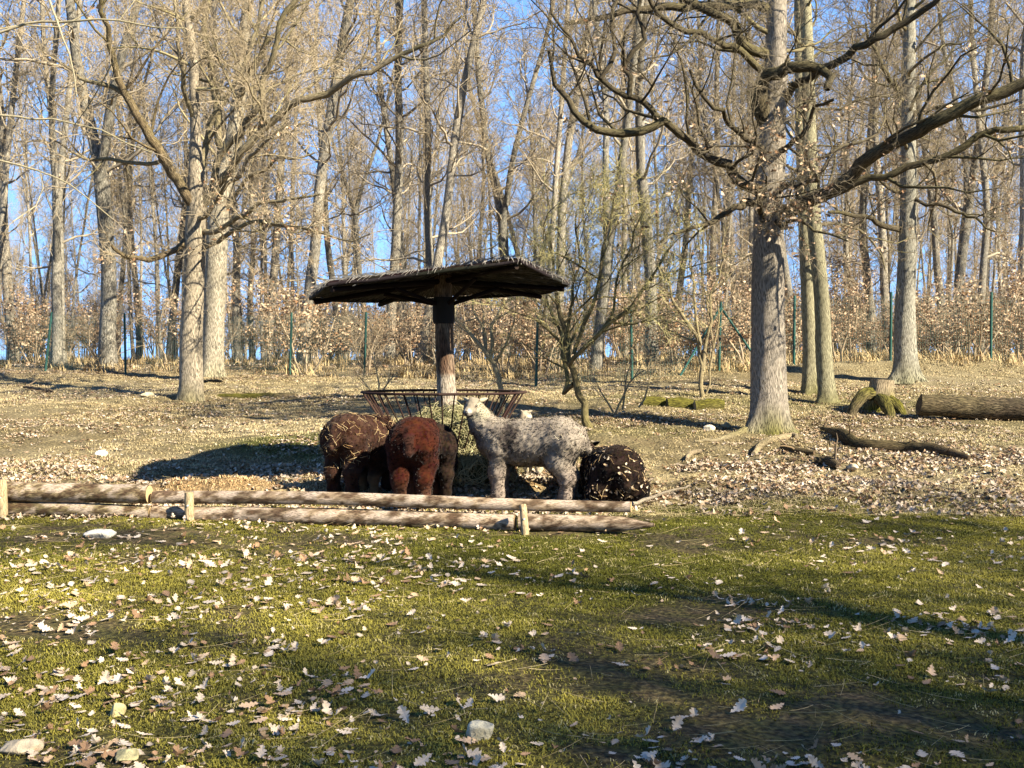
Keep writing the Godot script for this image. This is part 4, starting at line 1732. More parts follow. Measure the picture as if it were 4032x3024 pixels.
func large_trees() -> void:
	rng.seed = 100
	var pale := Color(0.37, 0.305, 0.21)
	var limbc := Color(0.3, 0.24, 0.145)
	var o := {"kit": sprays, "col": limbc, "crook": 0.34, "lift": 0.1, "kids": 1.3, "sprays": 0.85, "spray": 0.75, "leaf": 0.5, "leaf_top": 5.0, "longest": 1.9, "clusters": clusters, "twig": M.twig, "moss": 0.5, "moss_color": Color(0.17, 0.15, 0.05), "lvl": 2}
	# the near left oak, many limbs from four metres up
	var trunk := [Vector3(-6.34, 0.84, -22.00), Vector3(-6.36, 1.81, -22.00), Vector3(-6.30, 2.91, -22.00), Vector3(-6.26, 4.00, -22.00), Vector3(-6.22, 4.83, -22.00), Vector3(-6.24, 5.74, -22.00), Vector3(-6.26, 6.74, -22.00), Vector3(-6.27, 7.64, -22.00), Vector3(-6.41, 8.55, -22.00), Vector3(-6.50, 9.81, -22.00)]
	var t := thing("oak_tree", "pale grey oak left of the shelter with a dark limb reaching left", "tree", on_ground(trunk[0]))
	var tr := [0.23, 0.215, 0.205, 0.2, 0.185, 0.11, 0.095, 0.085, 0.07, 0.05]
	stem(t, trunk, tr, {"col": pale, "flare": 0.42, "base_moss": 0.5, "relief": 0.12})
	var dark := o.duplicate()
	dark.col = Color(0.17, 0.125, 0.07)
	limb(t, [Vector3(-6.27, 4.60, -22.00), Vector3(-6.53, 5.16, -21.80), Vector3(-6.79, 5.64, -21.50), Vector3(-7.00, 6.11, -21.20), Vector3(-7.28, 6.63, -21.00), Vector3(-7.38, 7.14, -20.80), Vector3(-7.40, 7.74, -20.50), Vector3(-7.41, 8.48, -20.20)], [0.1, 0.1, 0.095, 0.085, 0.075, 0.05, 0.045, 0.035], dark)
	limb(t, [Vector3(-7.30, 6.65, -21.00), Vector3(-7.54, 6.78, -21.00), Vector3(-7.84, 6.85, -21.00), Vector3(-8.23, 7.07, -21.00), Vector3(-8.67, 7.37, -21.00)], [0.055, 0.045, 0.03, 0.02], o)
	limb(t, [Vector3(-6.79, 5.54, -21.70), Vector3(-7.26, 5.48, -21.70), Vector3(-7.80, 5.57, -21.70), Vector3(-8.34, 5.57, -21.70), Vector3(-8.97, 5.95, -21.70)], [0.04, 0.035, 0.028, 0.015], o)
	limb(t, [Vector3(-6.46, 4.00, -22.00), Vector3(-6.69, 3.75, -21.70), Vector3(-6.96, 3.56, -21.30), Vector3(-7.26, 3.59, -21.00), Vector3(-7.45, 3.78, -20.70)], [0.06, 0.055, 0.045, 0.025], dark)
	limb(t, [Vector3(-6.13, 4.64, -22.00), Vector3(-5.43, 5.39, -21.60), Vector3(-4.83, 5.96, -21.30), Vector3(-3.97, 6.55, -21.00), Vector3(-2.97, 6.90, -20.70), Vector3(-2.00, 7.27, -20.50), Vector3(-1.23, 7.55, -20.30), Vector3(-0.89, 7.86, -20.20)], [0.085, 0.08, 0.075, 0.07, 0.06, 0.05, 0.04, 0.02], o)
	limb(t, [Vector3(-6.16, 4.73, -22.00), Vector3(-5.73, 5.50, -21.70), Vector3(-5.20, 5.98, -21.40), Vector3(-4.80, 6.46, -21.20), Vector3(-4.49, 7.37, -21.00), Vector3(-4.01, 8.34, -20.80), Vector3(-3.82, 8.99, -20.70)], [0.075, 0.07, 0.06, 0.055, 0.045, 0.03], o)
	limb(t, [Vector3(-6.20, 4.92, -22.00), Vector3(-6.04, 6.05, -22.20), Vector3(-5.65, 7.13, -22.50), Vector3(-5.28, 8.12, -22.70), Vector3(-5.08, 9.43, -23.00)], [0.075, 0.065, 0.055, 0.045, 0.035], o)
	var leafy := o.duplicate()
	leafy.leaf = 0.8
	limb(t, [Vector3(-6.18, 4.19, -22.00), Vector3(-5.62, 4.23, -21.60), Vector3(-5.19, 4.41, -21.30), Vector3(-4.76, 4.59, -21.00), Vector3(-4.18, 4.63, -20.70), Vector3(-3.54, 4.69, -20.50)], [0.06, 0.05, 0.04, 0.03, 0.02], leafy)
	limb(t, [Vector3(-6.11, 3.87, -22.00), Vector3(-5.42, 4.13, -21.50), Vector3(-4.81, 4.31, -21.20), Vector3(-4.07, 4.16, -21.00), Vector3(-3.51, 4.00, -20.80), Vector3(-2.96, 3.85, -20.60), Vector3(-2.61, 3.97, -20.50)], [0.055, 0.045, 0.035, 0.03, 0.02, 0.012], leafy)
	limb(t, [Vector3(-6.27, 4.46, -22.00), Vector3(-5.60, 4.71, -21.20), Vector3(-5.01, 5.05, -20.60), Vector3(-4.60, 5.50, -20.30), Vector3(-4.03, 5.86, -20.00)], [0.05, 0.045, 0.035, 0.02], leafy)
	limb(t, [Vector3(-6.26, 6.37, -22.00), Vector3(-6.34, 6.89, -21.50), Vector3(-6.33, 7.51, -21.20), Vector3(-6.35, 8.41, -21.00)], [0.05, 0.045, 0.035, 0.025], o)
	crown(t, trunk, tr, 7.0, 10.5, 10, 2.4, o)
	# the one behind it
	trunk = [Vector3(-6.90, 1.39, -25.50), Vector3(-6.84, 2.48, -25.50), Vector3(-6.79, 3.54, -25.50), Vector3(-6.74, 4.60, -25.50), Vector3(-6.63, 5.44, -25.50), Vector3(-6.41, 6.39, -25.50), Vector3(-6.25, 7.55, -25.50), Vector3(-6.14, 8.60, -25.50), Vector3(-5.97, 10.49, -25.50)]
	t = thing("oak_tree", "thicker pale oak just behind the left oak's trunk", "tree", on_ground(trunk[0]))
	tr = [0.26, 0.245, 0.235, 0.23, 0.22, 0.17, 0.15, 0.12, 0.07]
	stem(t, trunk, tr, {"col": Color(0.36, 0.31, 0.22), "flare": 0.35, "base_moss": 0.3})
	limb(t, [Vector3(-6.47, 6.29, -25.50), Vector3(-6.73, 7.45, -25.50), Vector3(-6.88, 8.60, -25.50), Vector3(-6.92, 9.86, -25.50), Vector3(-6.94, 10.70, -25.50)], [0.1, 0.08, 0.07, 0.05], o)
	limb(t, [Vector3(-6.28, 7.45, -25.50), Vector3(-5.66, 8.36, -25.00), Vector3(-5.09, 9.02, -24.80), Vector3(-4.74, 9.98, -24.60)], [0.08, 0.07, 0.05, 0.04], o)
	limb(t, [Vector3(-6.74, 4.92, -25.50), Vector3(-5.88, 5.78, -25.00), Vector3(-5.17, 6.12, -24.60), Vector3(-4.30, 6.17, -24.30)], [0.07, 0.05, 0.035, 0.02], leafy)
	crown(t, trunk, tr, 6.0, 11.0, 16, 3.0, o)

	# the big oak on the right
	rng.seed = 200
	var grey := Color(0.29, 0.245, 0.185)
	var bl := {"kit": sprays, "col": Color(0.105, 0.083, 0.05), "crook": 0.45, "lift": 0.05, "kids": 1.7, "sprays": 1.2, "spray": 0.52, "leaf": 0.33, "leaf_top": 5.6, "longest": 1.5, "clusters": clusters, "twig": M.twig_oak, "moss": 0.35, "moss_color": Color(0.17, 0.15, 0.045), "bend": 0.15, "lvl": 2, "wander": 0.02}
	trunk = [Vector3(3.91, 0.54, -17.00), Vector3(3.92, 1.13, -17.00), Vector3(3.92, 1.76, -17.00), Vector3(3.92, 2.61, -17.00), Vector3(3.92, 3.46, -17.00), Vector3(3.91, 4.02, -17.00), Vector3(3.95, 4.80, -17.00), Vector3(4.00, 5.71, -17.00), Vector3(4.02, 6.55, -17.00), Vector3(4.04, 7.81, -17.00)]
	t = thing("oak_tree", "big grey oak on the right with flared mossy foot and long dark limbs", "tree", on_ground(trunk[0]))
	tr = [0.285, 0.268, 0.258, 0.245, 0.215, 0.22, 0.185, 0.17, 0.15, 0.12]
	stem(t, trunk, tr, {"col": grey, "flare": 0.62, "base_moss": 0.75, "sides": 40, "urep": 6.0, "relief": 0.1})
	var lean_l := bl.duplicate()
	lean_l.leaf = 0.8
	limb(t, [Vector3(4.05, 3.92, -17.00), Vector3(4.34, 3.96, -16.60), Vector3(4.67, 4.08, -16.20), Vector3(5.01, 4.47, -15.80), Vector3(5.46, 4.72, -15.40), Vector3(5.94, 4.98, -15.00), Vector3(6.41, 5.15, -14.80), Vector3(6.98, 5.37, -14.60)], [0.105, 0.1, 0.095, 0.092, 0.088, 0.085, 0.08, 0.07], bl)
	limb(t, [Vector3(4.68, 4.06, -16.20), Vector3(5.14, 4.24, -16.00), Vector3(5.60, 4.39, -15.80), Vector3(6.11, 4.50, -15.60), Vector3(6.46, 4.74, -15.50), Vector3(6.99, 4.81, -15.40), Vector3(7.52, 4.87, -15.30)], [0.06, 0.052, 0.05, 0.048, 0.045, 0.04], bl)
	limb(t, [Vector3(3.81, 3.95, -17.00), Vector3(3.34, 4.31, -16.60), Vector3(2.87, 4.60, -16.30), Vector3(2.42, 4.87, -16.00), Vector3(2.06, 5.06, -15.80), Vector3(1.58, 5.34, -15.60), Vector3(1.18, 5.57, -15.50), Vector3(0.92, 5.83, -15.40), Vector3(0.69, 6.18, -15.30), Vector3(0.53, 6.59, -15.20)], [0.085, 0.078, 0.07, 0.062, 0.055, 0.042, 0.035, 0.025, 0.018], bl)
	limb(t, [Vector3(2.12, 5.01, -15.80), Vector3(1.85, 4.86, -15.70), Vector3(1.51, 4.82, -15.60), Vector3(1.18, 4.81, -15.50), Vector3(0.86, 5.07, -15.40), Vector3(0.60, 5.42, -15.30), Vector3(0.50, 5.84, -15.20)], [0.06, 0.06, 0.055, 0.05, 0.04, 0.02], bl)
	limb(t, [Vector3(1.23, 5.54, -15.50), Vector3(1.44, 5.92, -15.50), Vector3(1.37, 6.24, -15.50), Vector3(1.53, 6.75, -15.50)], [0.035, 0.03, 0.02], bl)
	limb(t, [Vector3(1.64, 5.31, -15.60), Vector3(1.55, 5.69, -15.60), Vector3(1.84, 6.08, -15.60), Vector3(1.77, 6.46, -15.60), Vector3(1.90, 6.91, -15.60)], [0.04, 0.035, 0.03, 0.02], bl)
	limb(t, [Vector3(3.81, 4.02, -17.00), Vector3(3.39, 3.92, -16.50), Vector3(3.06, 3.74, -16.20), Vector3(2.67, 3.54, -15.90), Vector3(2.28, 3.41, -15.70)], [0.065, 0.055, 0.04, 0.02], lean_l)
	limb(t, [Vector3(3.90, 6.27, -17.00), Vector3(3.33, 6.57, -16.60), Vector3(2.79, 6.75, -16.30), Vector3(2.28, 6.98, -16.00)], [0.085, 0.075, 0.065, 0.05], bl)
	limb(t, [Vector3(3.87, 5.99, -17.00), Vector3(3.38, 6.20, -16.50), Vector3(2.91, 6.28, -16.20), Vector3(2.48, 6.32, -16.00), Vector3(2.12, 6.49, -15.80), Vector3(1.91, 6.75, -15.70)], [0.06, 0.05, 0.04, 0.03], bl)
	limb(t, [Vector3(3.87, 5.27, -17.00), Vector3(3.73, 5.50, -16.85), Vector3(3.69, 5.72, -16.75), Vector3(3.76, 5.89, -16.60), Vector3(4.04, 5.90, -16.40), Vector3(4.46, 5.86, -16.20), Vector3(4.61, 5.72, -16.10), Vector3(4.52, 5.53, -16.05)], [0.14, 0.135, 0.12, 0.1, 0.085, 0.075, 0.07, 0.055], bl)
	limb(t, [Vector3(4.12, 5.53, -17.00), Vector3(4.43, 5.82, -16.60), Vector3(4.72, 5.97, -16.40), Vector3(4.99, 6.15, -16.20), Vector3(5.46, 6.39, -16.00), Vector3(5.85, 6.59, -15.80), Vector3(6.16, 6.85, -15.60)], [0.065, 0.06, 0.055, 0.05, 0.035], bl)
	limb(t, [Vector3(3.93, 6.97, -17.00), Vector3(3.10, 6.87, -16.50), Vector3(2.31, 6.75, -16.20), Vector3(1.55, 6.62, -16.00), Vector3(1.15, 6.49, -15.90), Vector3(0.81, 6.40, -15.80)], [0.08, 0.075, 0.065, 0.05, 0.03], bl)
	limb(t, [Vector3(3.94, 4.80, -17.00), Vector3(4.13, 4.85, -16.20), Vector3(4.29, 5.22, -15.80), Vector3(4.46, 5.25, -15.50)], [0.045, 0.04, 0.03, 0.02], bl)
	limb(t, [Vector3(3.84, 4.66, -17.00), Vector3(3.28, 4.87, -16.00), Vector3(2.92, 5.09, -15.50), Vector3(2.61, 5.21, -15.20), Vector3(2.39, 5.53, -15.00)], [0.05, 0.045, 0.035, 0.02], bl)
	limb(t, [Vector3(3.95, 3.81, -17.00), Vector3(4.00, 3.64, -16.20), Vector3(4.29, 3.46, -15.80), Vector3(4.67, 3.29, -15.50)], [0.04, 0.035, 0.02, 0.012], lean_l)
	limb(t, [Vector3(3.91, 3.74, -17.00), Vector3(3.59, 3.98, -16.20), Vector3(3.22, 4.10, -15.70), Vector3(3.39, 4.41, -15.30)], [0.045, 0.04, 0.03, 0.015], lean_l)
	limb(t, [Vector3(3.98, 4.09, -17.00), Vector3(4.16, 4.19, -16.30), Vector3(4.38, 4.19, -15.90), Vector3(4.11, 4.53, -15.60)], [0.045, 0.04, 0.03, 0.015], lean_l)
	crown(t, trunk, tr, 6.3, 8.4, 7, 2.8, bl)

	# the tall straight one further right, and the pair between
	rng.seed = 300
	trunk = [Vector3(7.96, 1.29, -22.50), Vector3(7.95, 2.38, -22.50), Vector3(7.99, 3.69, -22.50), Vector3(8.00, 4.99, -22.50), Vector3(7.99, 6.11, -22.50), Vector3(8.00, 7.50, -22.50), Vector3(8.01, 8.89, -22.50), Vector3(8.02, 10.00, -22.50)]
	t = thing("oak_tree", "tall straight grey tree with root flare in front of the right fence", "tree", on_ground(trunk[0]))
	tr = [0.24, 0.205, 0.175, 0.16, 0.145, 0.13, 0.11, 0.09]
	stem(t, trunk, tr, {"col": Color(0.29, 0.265, 0.2), "flare": 0.6, "base_moss": 0.35})
	limb(t, [Vector3(7.91, 4.32, -22.50), Vector3(7.46, 4.32, -22.20), Vector3(7.12, 4.46, -22.00), Vector3(6.53, 4.48, -21.70), Vector3(6.11, 4.50, -21.50)], [0.06, 0.055, 0.045, 0.03], bl)
	limb(t, [Vector3(7.91, 5.04, -22.50), Vector3(7.46, 5.13, -22.20), Vector3(7.16, 5.33, -22.00)], [0.045, 0.035, 0.02], bl)
	limb(t, [Vector3(8.09, 4.95, -22.50), Vector3(8.25, 4.72, -22.20), Vector3(8.63, 4.64, -22.00), Vector3(9.09, 4.43, -21.80), Vector3(9.42, 4.15, -21.70)], [0.04, 0.035, 0.028, 0.015], bl)
	limb(t, [Vector3(7.95, 6.90, -22.50), Vector3(7.44, 7.33, -22.20), Vector3(7.15, 7.73, -22.00), Vector3(6.90, 8.22, -21.80)], [0.06, 0.05, 0.035, 0.02], bl)
	limb(t, [Vector3(8.04, 6.67, -22.50), Vector3(8.43, 6.64, -22.00), Vector3(8.91, 6.46, -21.60), Vector3(9.66, 6.62, -21.30)], [0.05, 0.04, 0.03, 0.02], bl)
	crown(t, trunk, tr, 5.6, 10.0, 16, 2.6, bl)
	trunk = [Vector3(5.64, 1.04, -21.00), Vector3(5.63, 1.98, -21.00), Vector3(5.59, 3.02, -21.00), Vector3(5.52, 4.24, -21.00), Vector3(5.47, 5.37, -21.00), Vector3(5.43, 6.50, -21.00), Vector3(5.41, 7.71, -21.00), Vector3(5.38, 9.10, -21.00)]
	t = thing("slim_tree", "left one of two slim trunks standing behind the big right oak", "tree", on_ground(trunk[0]))
	tr = [0.15, 0.14, 0.13, 0.12, 0.115, 0.11, 0.1, 0.08]
	stem(t, trunk, tr, {"col": Color(0.3, 0.265, 0.16), "flare": 0.45, "base_moss": 0.6, "sides": 20})
	crown(t, trunk, tr, 4.5, 9.5, 14, 2.0, bl)
	trunk = [Vector3(5.67, 0.89, -20.00), Vector3(5.61, 1.79, -20.00), Vector3(5.57, 2.79, -20.00), Vector3(5.48, 3.62, -20.00), Vector3(5.39, 4.53, -20.00), Vector3(5.34, 5.61, -20.00), Vector3(5.31, 6.76, -20.00), Vector3(5.25, 8.08, -20.00), Vector3(5.20, 8.90, -20.00)]
	t = thing("slim_tree", "right one of two slim trunks, mossy footed, behind the big right oak", "tree", on_ground(trunk[0]))
	tr = [0.155, 0.145, 0.135, 0.13, 0.125, 0.12, 0.11, 0.095, 0.08]
	stem(t, trunk, tr, {"col": Color(0.28, 0.25, 0.15), "flare": 0.5, "base_moss": 0.7, "sides": 20})
	crown(t, trunk, tr, 4.0, 9.0, 14, 2.0, bl)

	# the lichen-yellow shrub tree right of the shelter
	rng.seed = 400
	var so := {"kit": sprays, "col": Color(0.15, 0.115, 0.065), "crook": 0.36, "lift": 0.08, "kids": 2.4, "sprays": 5.2, "spray": 0.55, "leaf": 0.05, "longest": 1.3, "clusters": clusters, "twig": M.twig_moss, "moss": 0.35, "moss_color": Color(0.3, 0.26, 0.07), "lvl": 2, "from": 0.3}
	var root := on_ground(Vector3(1.25, 0.71, -17.50))
	t = thing("shrub_tree", "leaning many-stemmed shrub with yellow lichen twigs right of the shelter", "shrub", root)
	limb(t, [root - Vector3(0, 0.1, 0)] + [Vector3(1.14, 0.97, -17.50), Vector3(1.01, 1.26, -17.50), Vector3(0.87, 1.62, -17.50), Vector3(0.79, 1.99, -17.50), Vector3(0.72, 2.50, -17.50), Vector3(0.65, 3.00, -17.50), Vector3(0.61, 3.51, -17.50)], [0.068, 0.061, 0.054, 0.048, 0.037, 0.031, 0.020, 0.014], so, "stem")
	limb(t, [Vector3(0.89, 1.55, -17.50), Vector3(1.07, 1.77, -17.30), Vector3(1.38, 2.08, -17.10), Vector3(1.66, 2.33, -17.00), Vector3(1.96, 2.68, -16.90), Vector3(2.19, 3.02, -16.80), Vector3(2.39, 3.36, -16.70)], [0.037, 0.037, 0.034, 0.031, 0.027, 0.020, 0.014], so, "stem")
	limb(t, [Vector3(0.97, 1.73, -17.40), Vector3(1.13, 2.20, -17.40), Vector3(1.30, 2.64, -17.40), Vector3(1.40, 3.14, -17.40), Vector3(1.48, 3.72, -17.40), Vector3(1.62, 4.22, -17.40)], [0.034, 0.031, 0.027, 0.020, 0.014], so, "stem")
	limb(t, [Vector3(0.85, 1.66, -17.60), Vector3(0.93, 2.29, -17.80), Vector3(1.00, 2.90, -18.00), Vector3(1.08, 3.42, -18.00), Vector3(1.04, 4.02, -18.00)], [0.031, 0.027, 0.020, 0.014], so, "stem")
	limb(t, [Vector3(1.39, 2.09, -17.20), Vector3(1.60, 2.62, -17.20), Vector3(1.71, 3.12, -17.20), Vector3(1.89, 3.62, -17.20), Vector3(2.10, 4.05, -17.20)], [0.024, 0.020, 0.017, 0.010], so, "stem")
	limb(t, [Vector3(0.98, 1.26, -17.60), Vector3(0.84, 1.10, -17.90), Vector3(0.88, 1.47, -18.20), Vector3(0.84, 2.01, -18.40), Vector3(0.57, 2.70, -18.50)], [0.041, 0.034, 0.027, 0.014], so, "stem")
	# thin bare shrub by the fence brace
	var to := so.duplicate()
	to.merge({"twig": M.twig, "col": Color(0.33, 0.26, 0.15), "moss": 0.2, "spray": 0.45, "sprays": 2.6, "kids": 2.0, "lvl": 1}, true)
	root = on_ground(Vector3(3.52, 1.01, -20.50))
	t = thing("thin_shrub", "thin bare shrub of pale stems before the fence corner brace", "shrub", root)
	limb(t, [root] + [Vector3(3.52, 1.54, -20.50), Vector3(3.41, 2.05, -20.50), Vector3(3.19, 2.39, -20.50), Vector3(2.93, 2.82, -20.50), Vector3(2.76, 3.33, -20.50)], [0.045, 0.04, 0.03, 0.02], to, "stem")
	limb(t, [Vector3(3.53, 1.45, -20.50), Vector3(3.62, 2.14, -20.50), Vector3(3.66, 2.82, -20.50), Vector3(3.87, 3.50, -20.50), Vector3(3.91, 4.01, -20.50)], [0.04, 0.03, 0.02, 0.012], to, "stem")
	limb(t, [Vector3(3.58, 1.01, -20.50), Vector3(3.66, 1.45, -20.50), Vector3(3.75, 1.97, -20.50), Vector3(3.79, 2.73, -20.50)], [0.02, 0.018, 0.012], to, "stem")
	limb(t, [Vector3(3.47, 1.88, -20.50), Vector3(3.36, 2.73, -20.50), Vector3(3.27, 3.42, -20.50), Vector3(3.36, 4.01, -20.50)], [0.03, 0.02, 0.012], to, "stem")
	# bleached bent sapling behind the rack
	var po := to.duplicate()
	po.merge({"col": Color(0.42, 0.34, 0.2), "spray": 0.4}, true)
	root = on_ground(Vector3(-0.19, 1.11, -18.50))
	t = thing("bent_sapling", "bent pale sapling stem between shelter post and yellow shrub", "sapling", root)
	limb(t, [root] + [Vector3(-0.22, 1.35, -18.50), Vector3(-0.32, 1.58, -18.50), Vector3(-0.47, 1.82, -18.50), Vector3(-0.70, 2.07, -18.50), Vector3(-0.93, 2.32, -18.50), Vector3(-1.09, 2.70, -18.50)], [0.05, 0.045, 0.04, 0.03, 0.02], po, "stem")
	limb(t, [Vector3(-0.35, 1.64, -18.50), Vector3(-0.32, 1.93, -18.50), Vector3(-0.34, 2.20, -18.50), Vector3(-0.16, 2.55, -18.50), Vector3(0.11, 2.85, -18.50)], [0.03, 0.03, 0.02, 0.01], po, "stem")
	limb(t, [Vector3(-0.43, 1.78, -18.50), Vector3(-0.51, 2.24, -18.50), Vector3(-0.66, 2.70, -18.50), Vector3(-0.82, 3.01, -18.50)], [0.025, 0.02, 0.012], po, "stem")
	# twiggy bits that stand in front of the slope
	root = on_ground(Vector3(-2.43, 1.04, -20.00))
	t = thing("dead_shoot", "dead pale shoots standing just left behind the hay rack", "shrub", root)
	for q in [[Vector3(-2.41, 1.00, -20.00), Vector3(-2.43, 1.38, -20.00), Vector3(-2.48, 1.79, -20.00)], [Vector3(-2.38, 1.00, -20.00), Vector3(-2.22, 1.25, -20.00), Vector3(-2.07, 1.42, -20.00)], [Vector3(-2.47, 1.00, -20.00), Vector3(-2.63, 1.21, -20.00), Vector3(-2.76, 1.36, -20.00)]]:
		limb(t, q, [0.02, 0.016, 0.008], po, "stem")
	root = on_ground(Vector3(1.84, 0.85, -18.50))
	t = thing("dead_shoot", "low bare twigs between the yellow shrub and the mossy beam", "shrub", root)
	for q in [[Vector3(1.73, 0.77, -18.50), Vector3(1.88, 1.08, -18.50), Vector3(2.05, 1.35, -18.50), Vector3(2.42, 1.55, -18.50)], [Vector3(1.84, 0.81, -18.50), Vector3(1.90, 1.24, -18.50), Vector3(2.00, 1.62, -18.50)], [Vector3(1.69, 0.77, -18.50), Vector3(1.50, 1.08, -18.50), Vector3(1.42, 1.24, -18.50)], [Vector3(2.11, 0.85, -18.50), Vector3(2.27, 1.20, -18.50), Vector3(2.34, 1.47, -18.50)]]:
		limb(t, q, [0.018, 0.014, 0.007], po, "stem")
	# a pale tree just outside the picture whose twigs reach into its top left corner
	root = on_ground(Vector3(-6.3, 0, -9.3))
	t = thing("overhanging_tree", "pale thin twigs hanging into the top left corner of the photo", "tree", root)
	stem(t, [root, root + Vector3(0.05, 2.5, 0), root + Vector3(0.1, 5.0, 0.1), root + Vector3(0.0, 7.5, 0)], [0.16, 0.14, 0.11, 0.06], {"col": Color(0.36, 0.3, 0.2), "flare": 0.3, "sides": 16})
	var ho := po.duplicate()
	ho.merge({"col": Color(0.45, 0.38, 0.24), "spray": 0.3, "sprays": 1.0, "kids": 0.8, "lvl": 1, "bend": 0.06}, true)
	limb(t, [root + Vector3(0.1, 4.6, 0.1)] + [Vector3(-4.75, 4.28, -9.20), Vector3(-4.21, 4.32, -9.20), Vector3(-3.99, 4.38, -9.20), Vector3(-3.72, 4.41, -9.20), Vector3(-3.07, 4.38, -9.20), Vector3(-2.69, 4.35, -9.20)], [0.05, 0.022, 0.014, 0.011, 0.009, 0.005], ho)
	limb(t, [root + Vector3(0.1, 5.2, 0.1)] + [Vector3(-4.34, 4.74, -9.00), Vector3(-3.75, 4.59, -9.00), Vector3(-3.66, 4.37, -9.00), Vector3(-3.57, 4.07, -9.00), Vector3(-3.51, 3.74, -9.00)], [0.045, 0.018, 0.014, 0.011, 0.005], ho)
	limb(t, [root + Vector3(0.05, 3.6, 0)] + [Vector3(-4.88, 3.66, -9.30), Vector3(-4.27, 3.66, -9.30), Vector3(-3.84, 3.64, -9.30), Vector3(-3.42, 3.54, -9.30), Vector3(-3.00, 3.35, -9.30)], [0.04, 0.014, 0.012, 0.009, 0.005], ho)
	limb(t, [root + Vector3(0.05, 3.2, 0)] + [Vector3(-4.85, 3.35, -9.30), Vector3(-4.27, 3.29, -9.30), Vector3(-3.96, 3.21, -9.30), Vector3(-3.69, 3.08, -9.30), Vector3(-3.35, 2.81, -9.30)], [0.035, 0.013, 0.011, 0.008, 0.004], ho)
	hang_twigs()


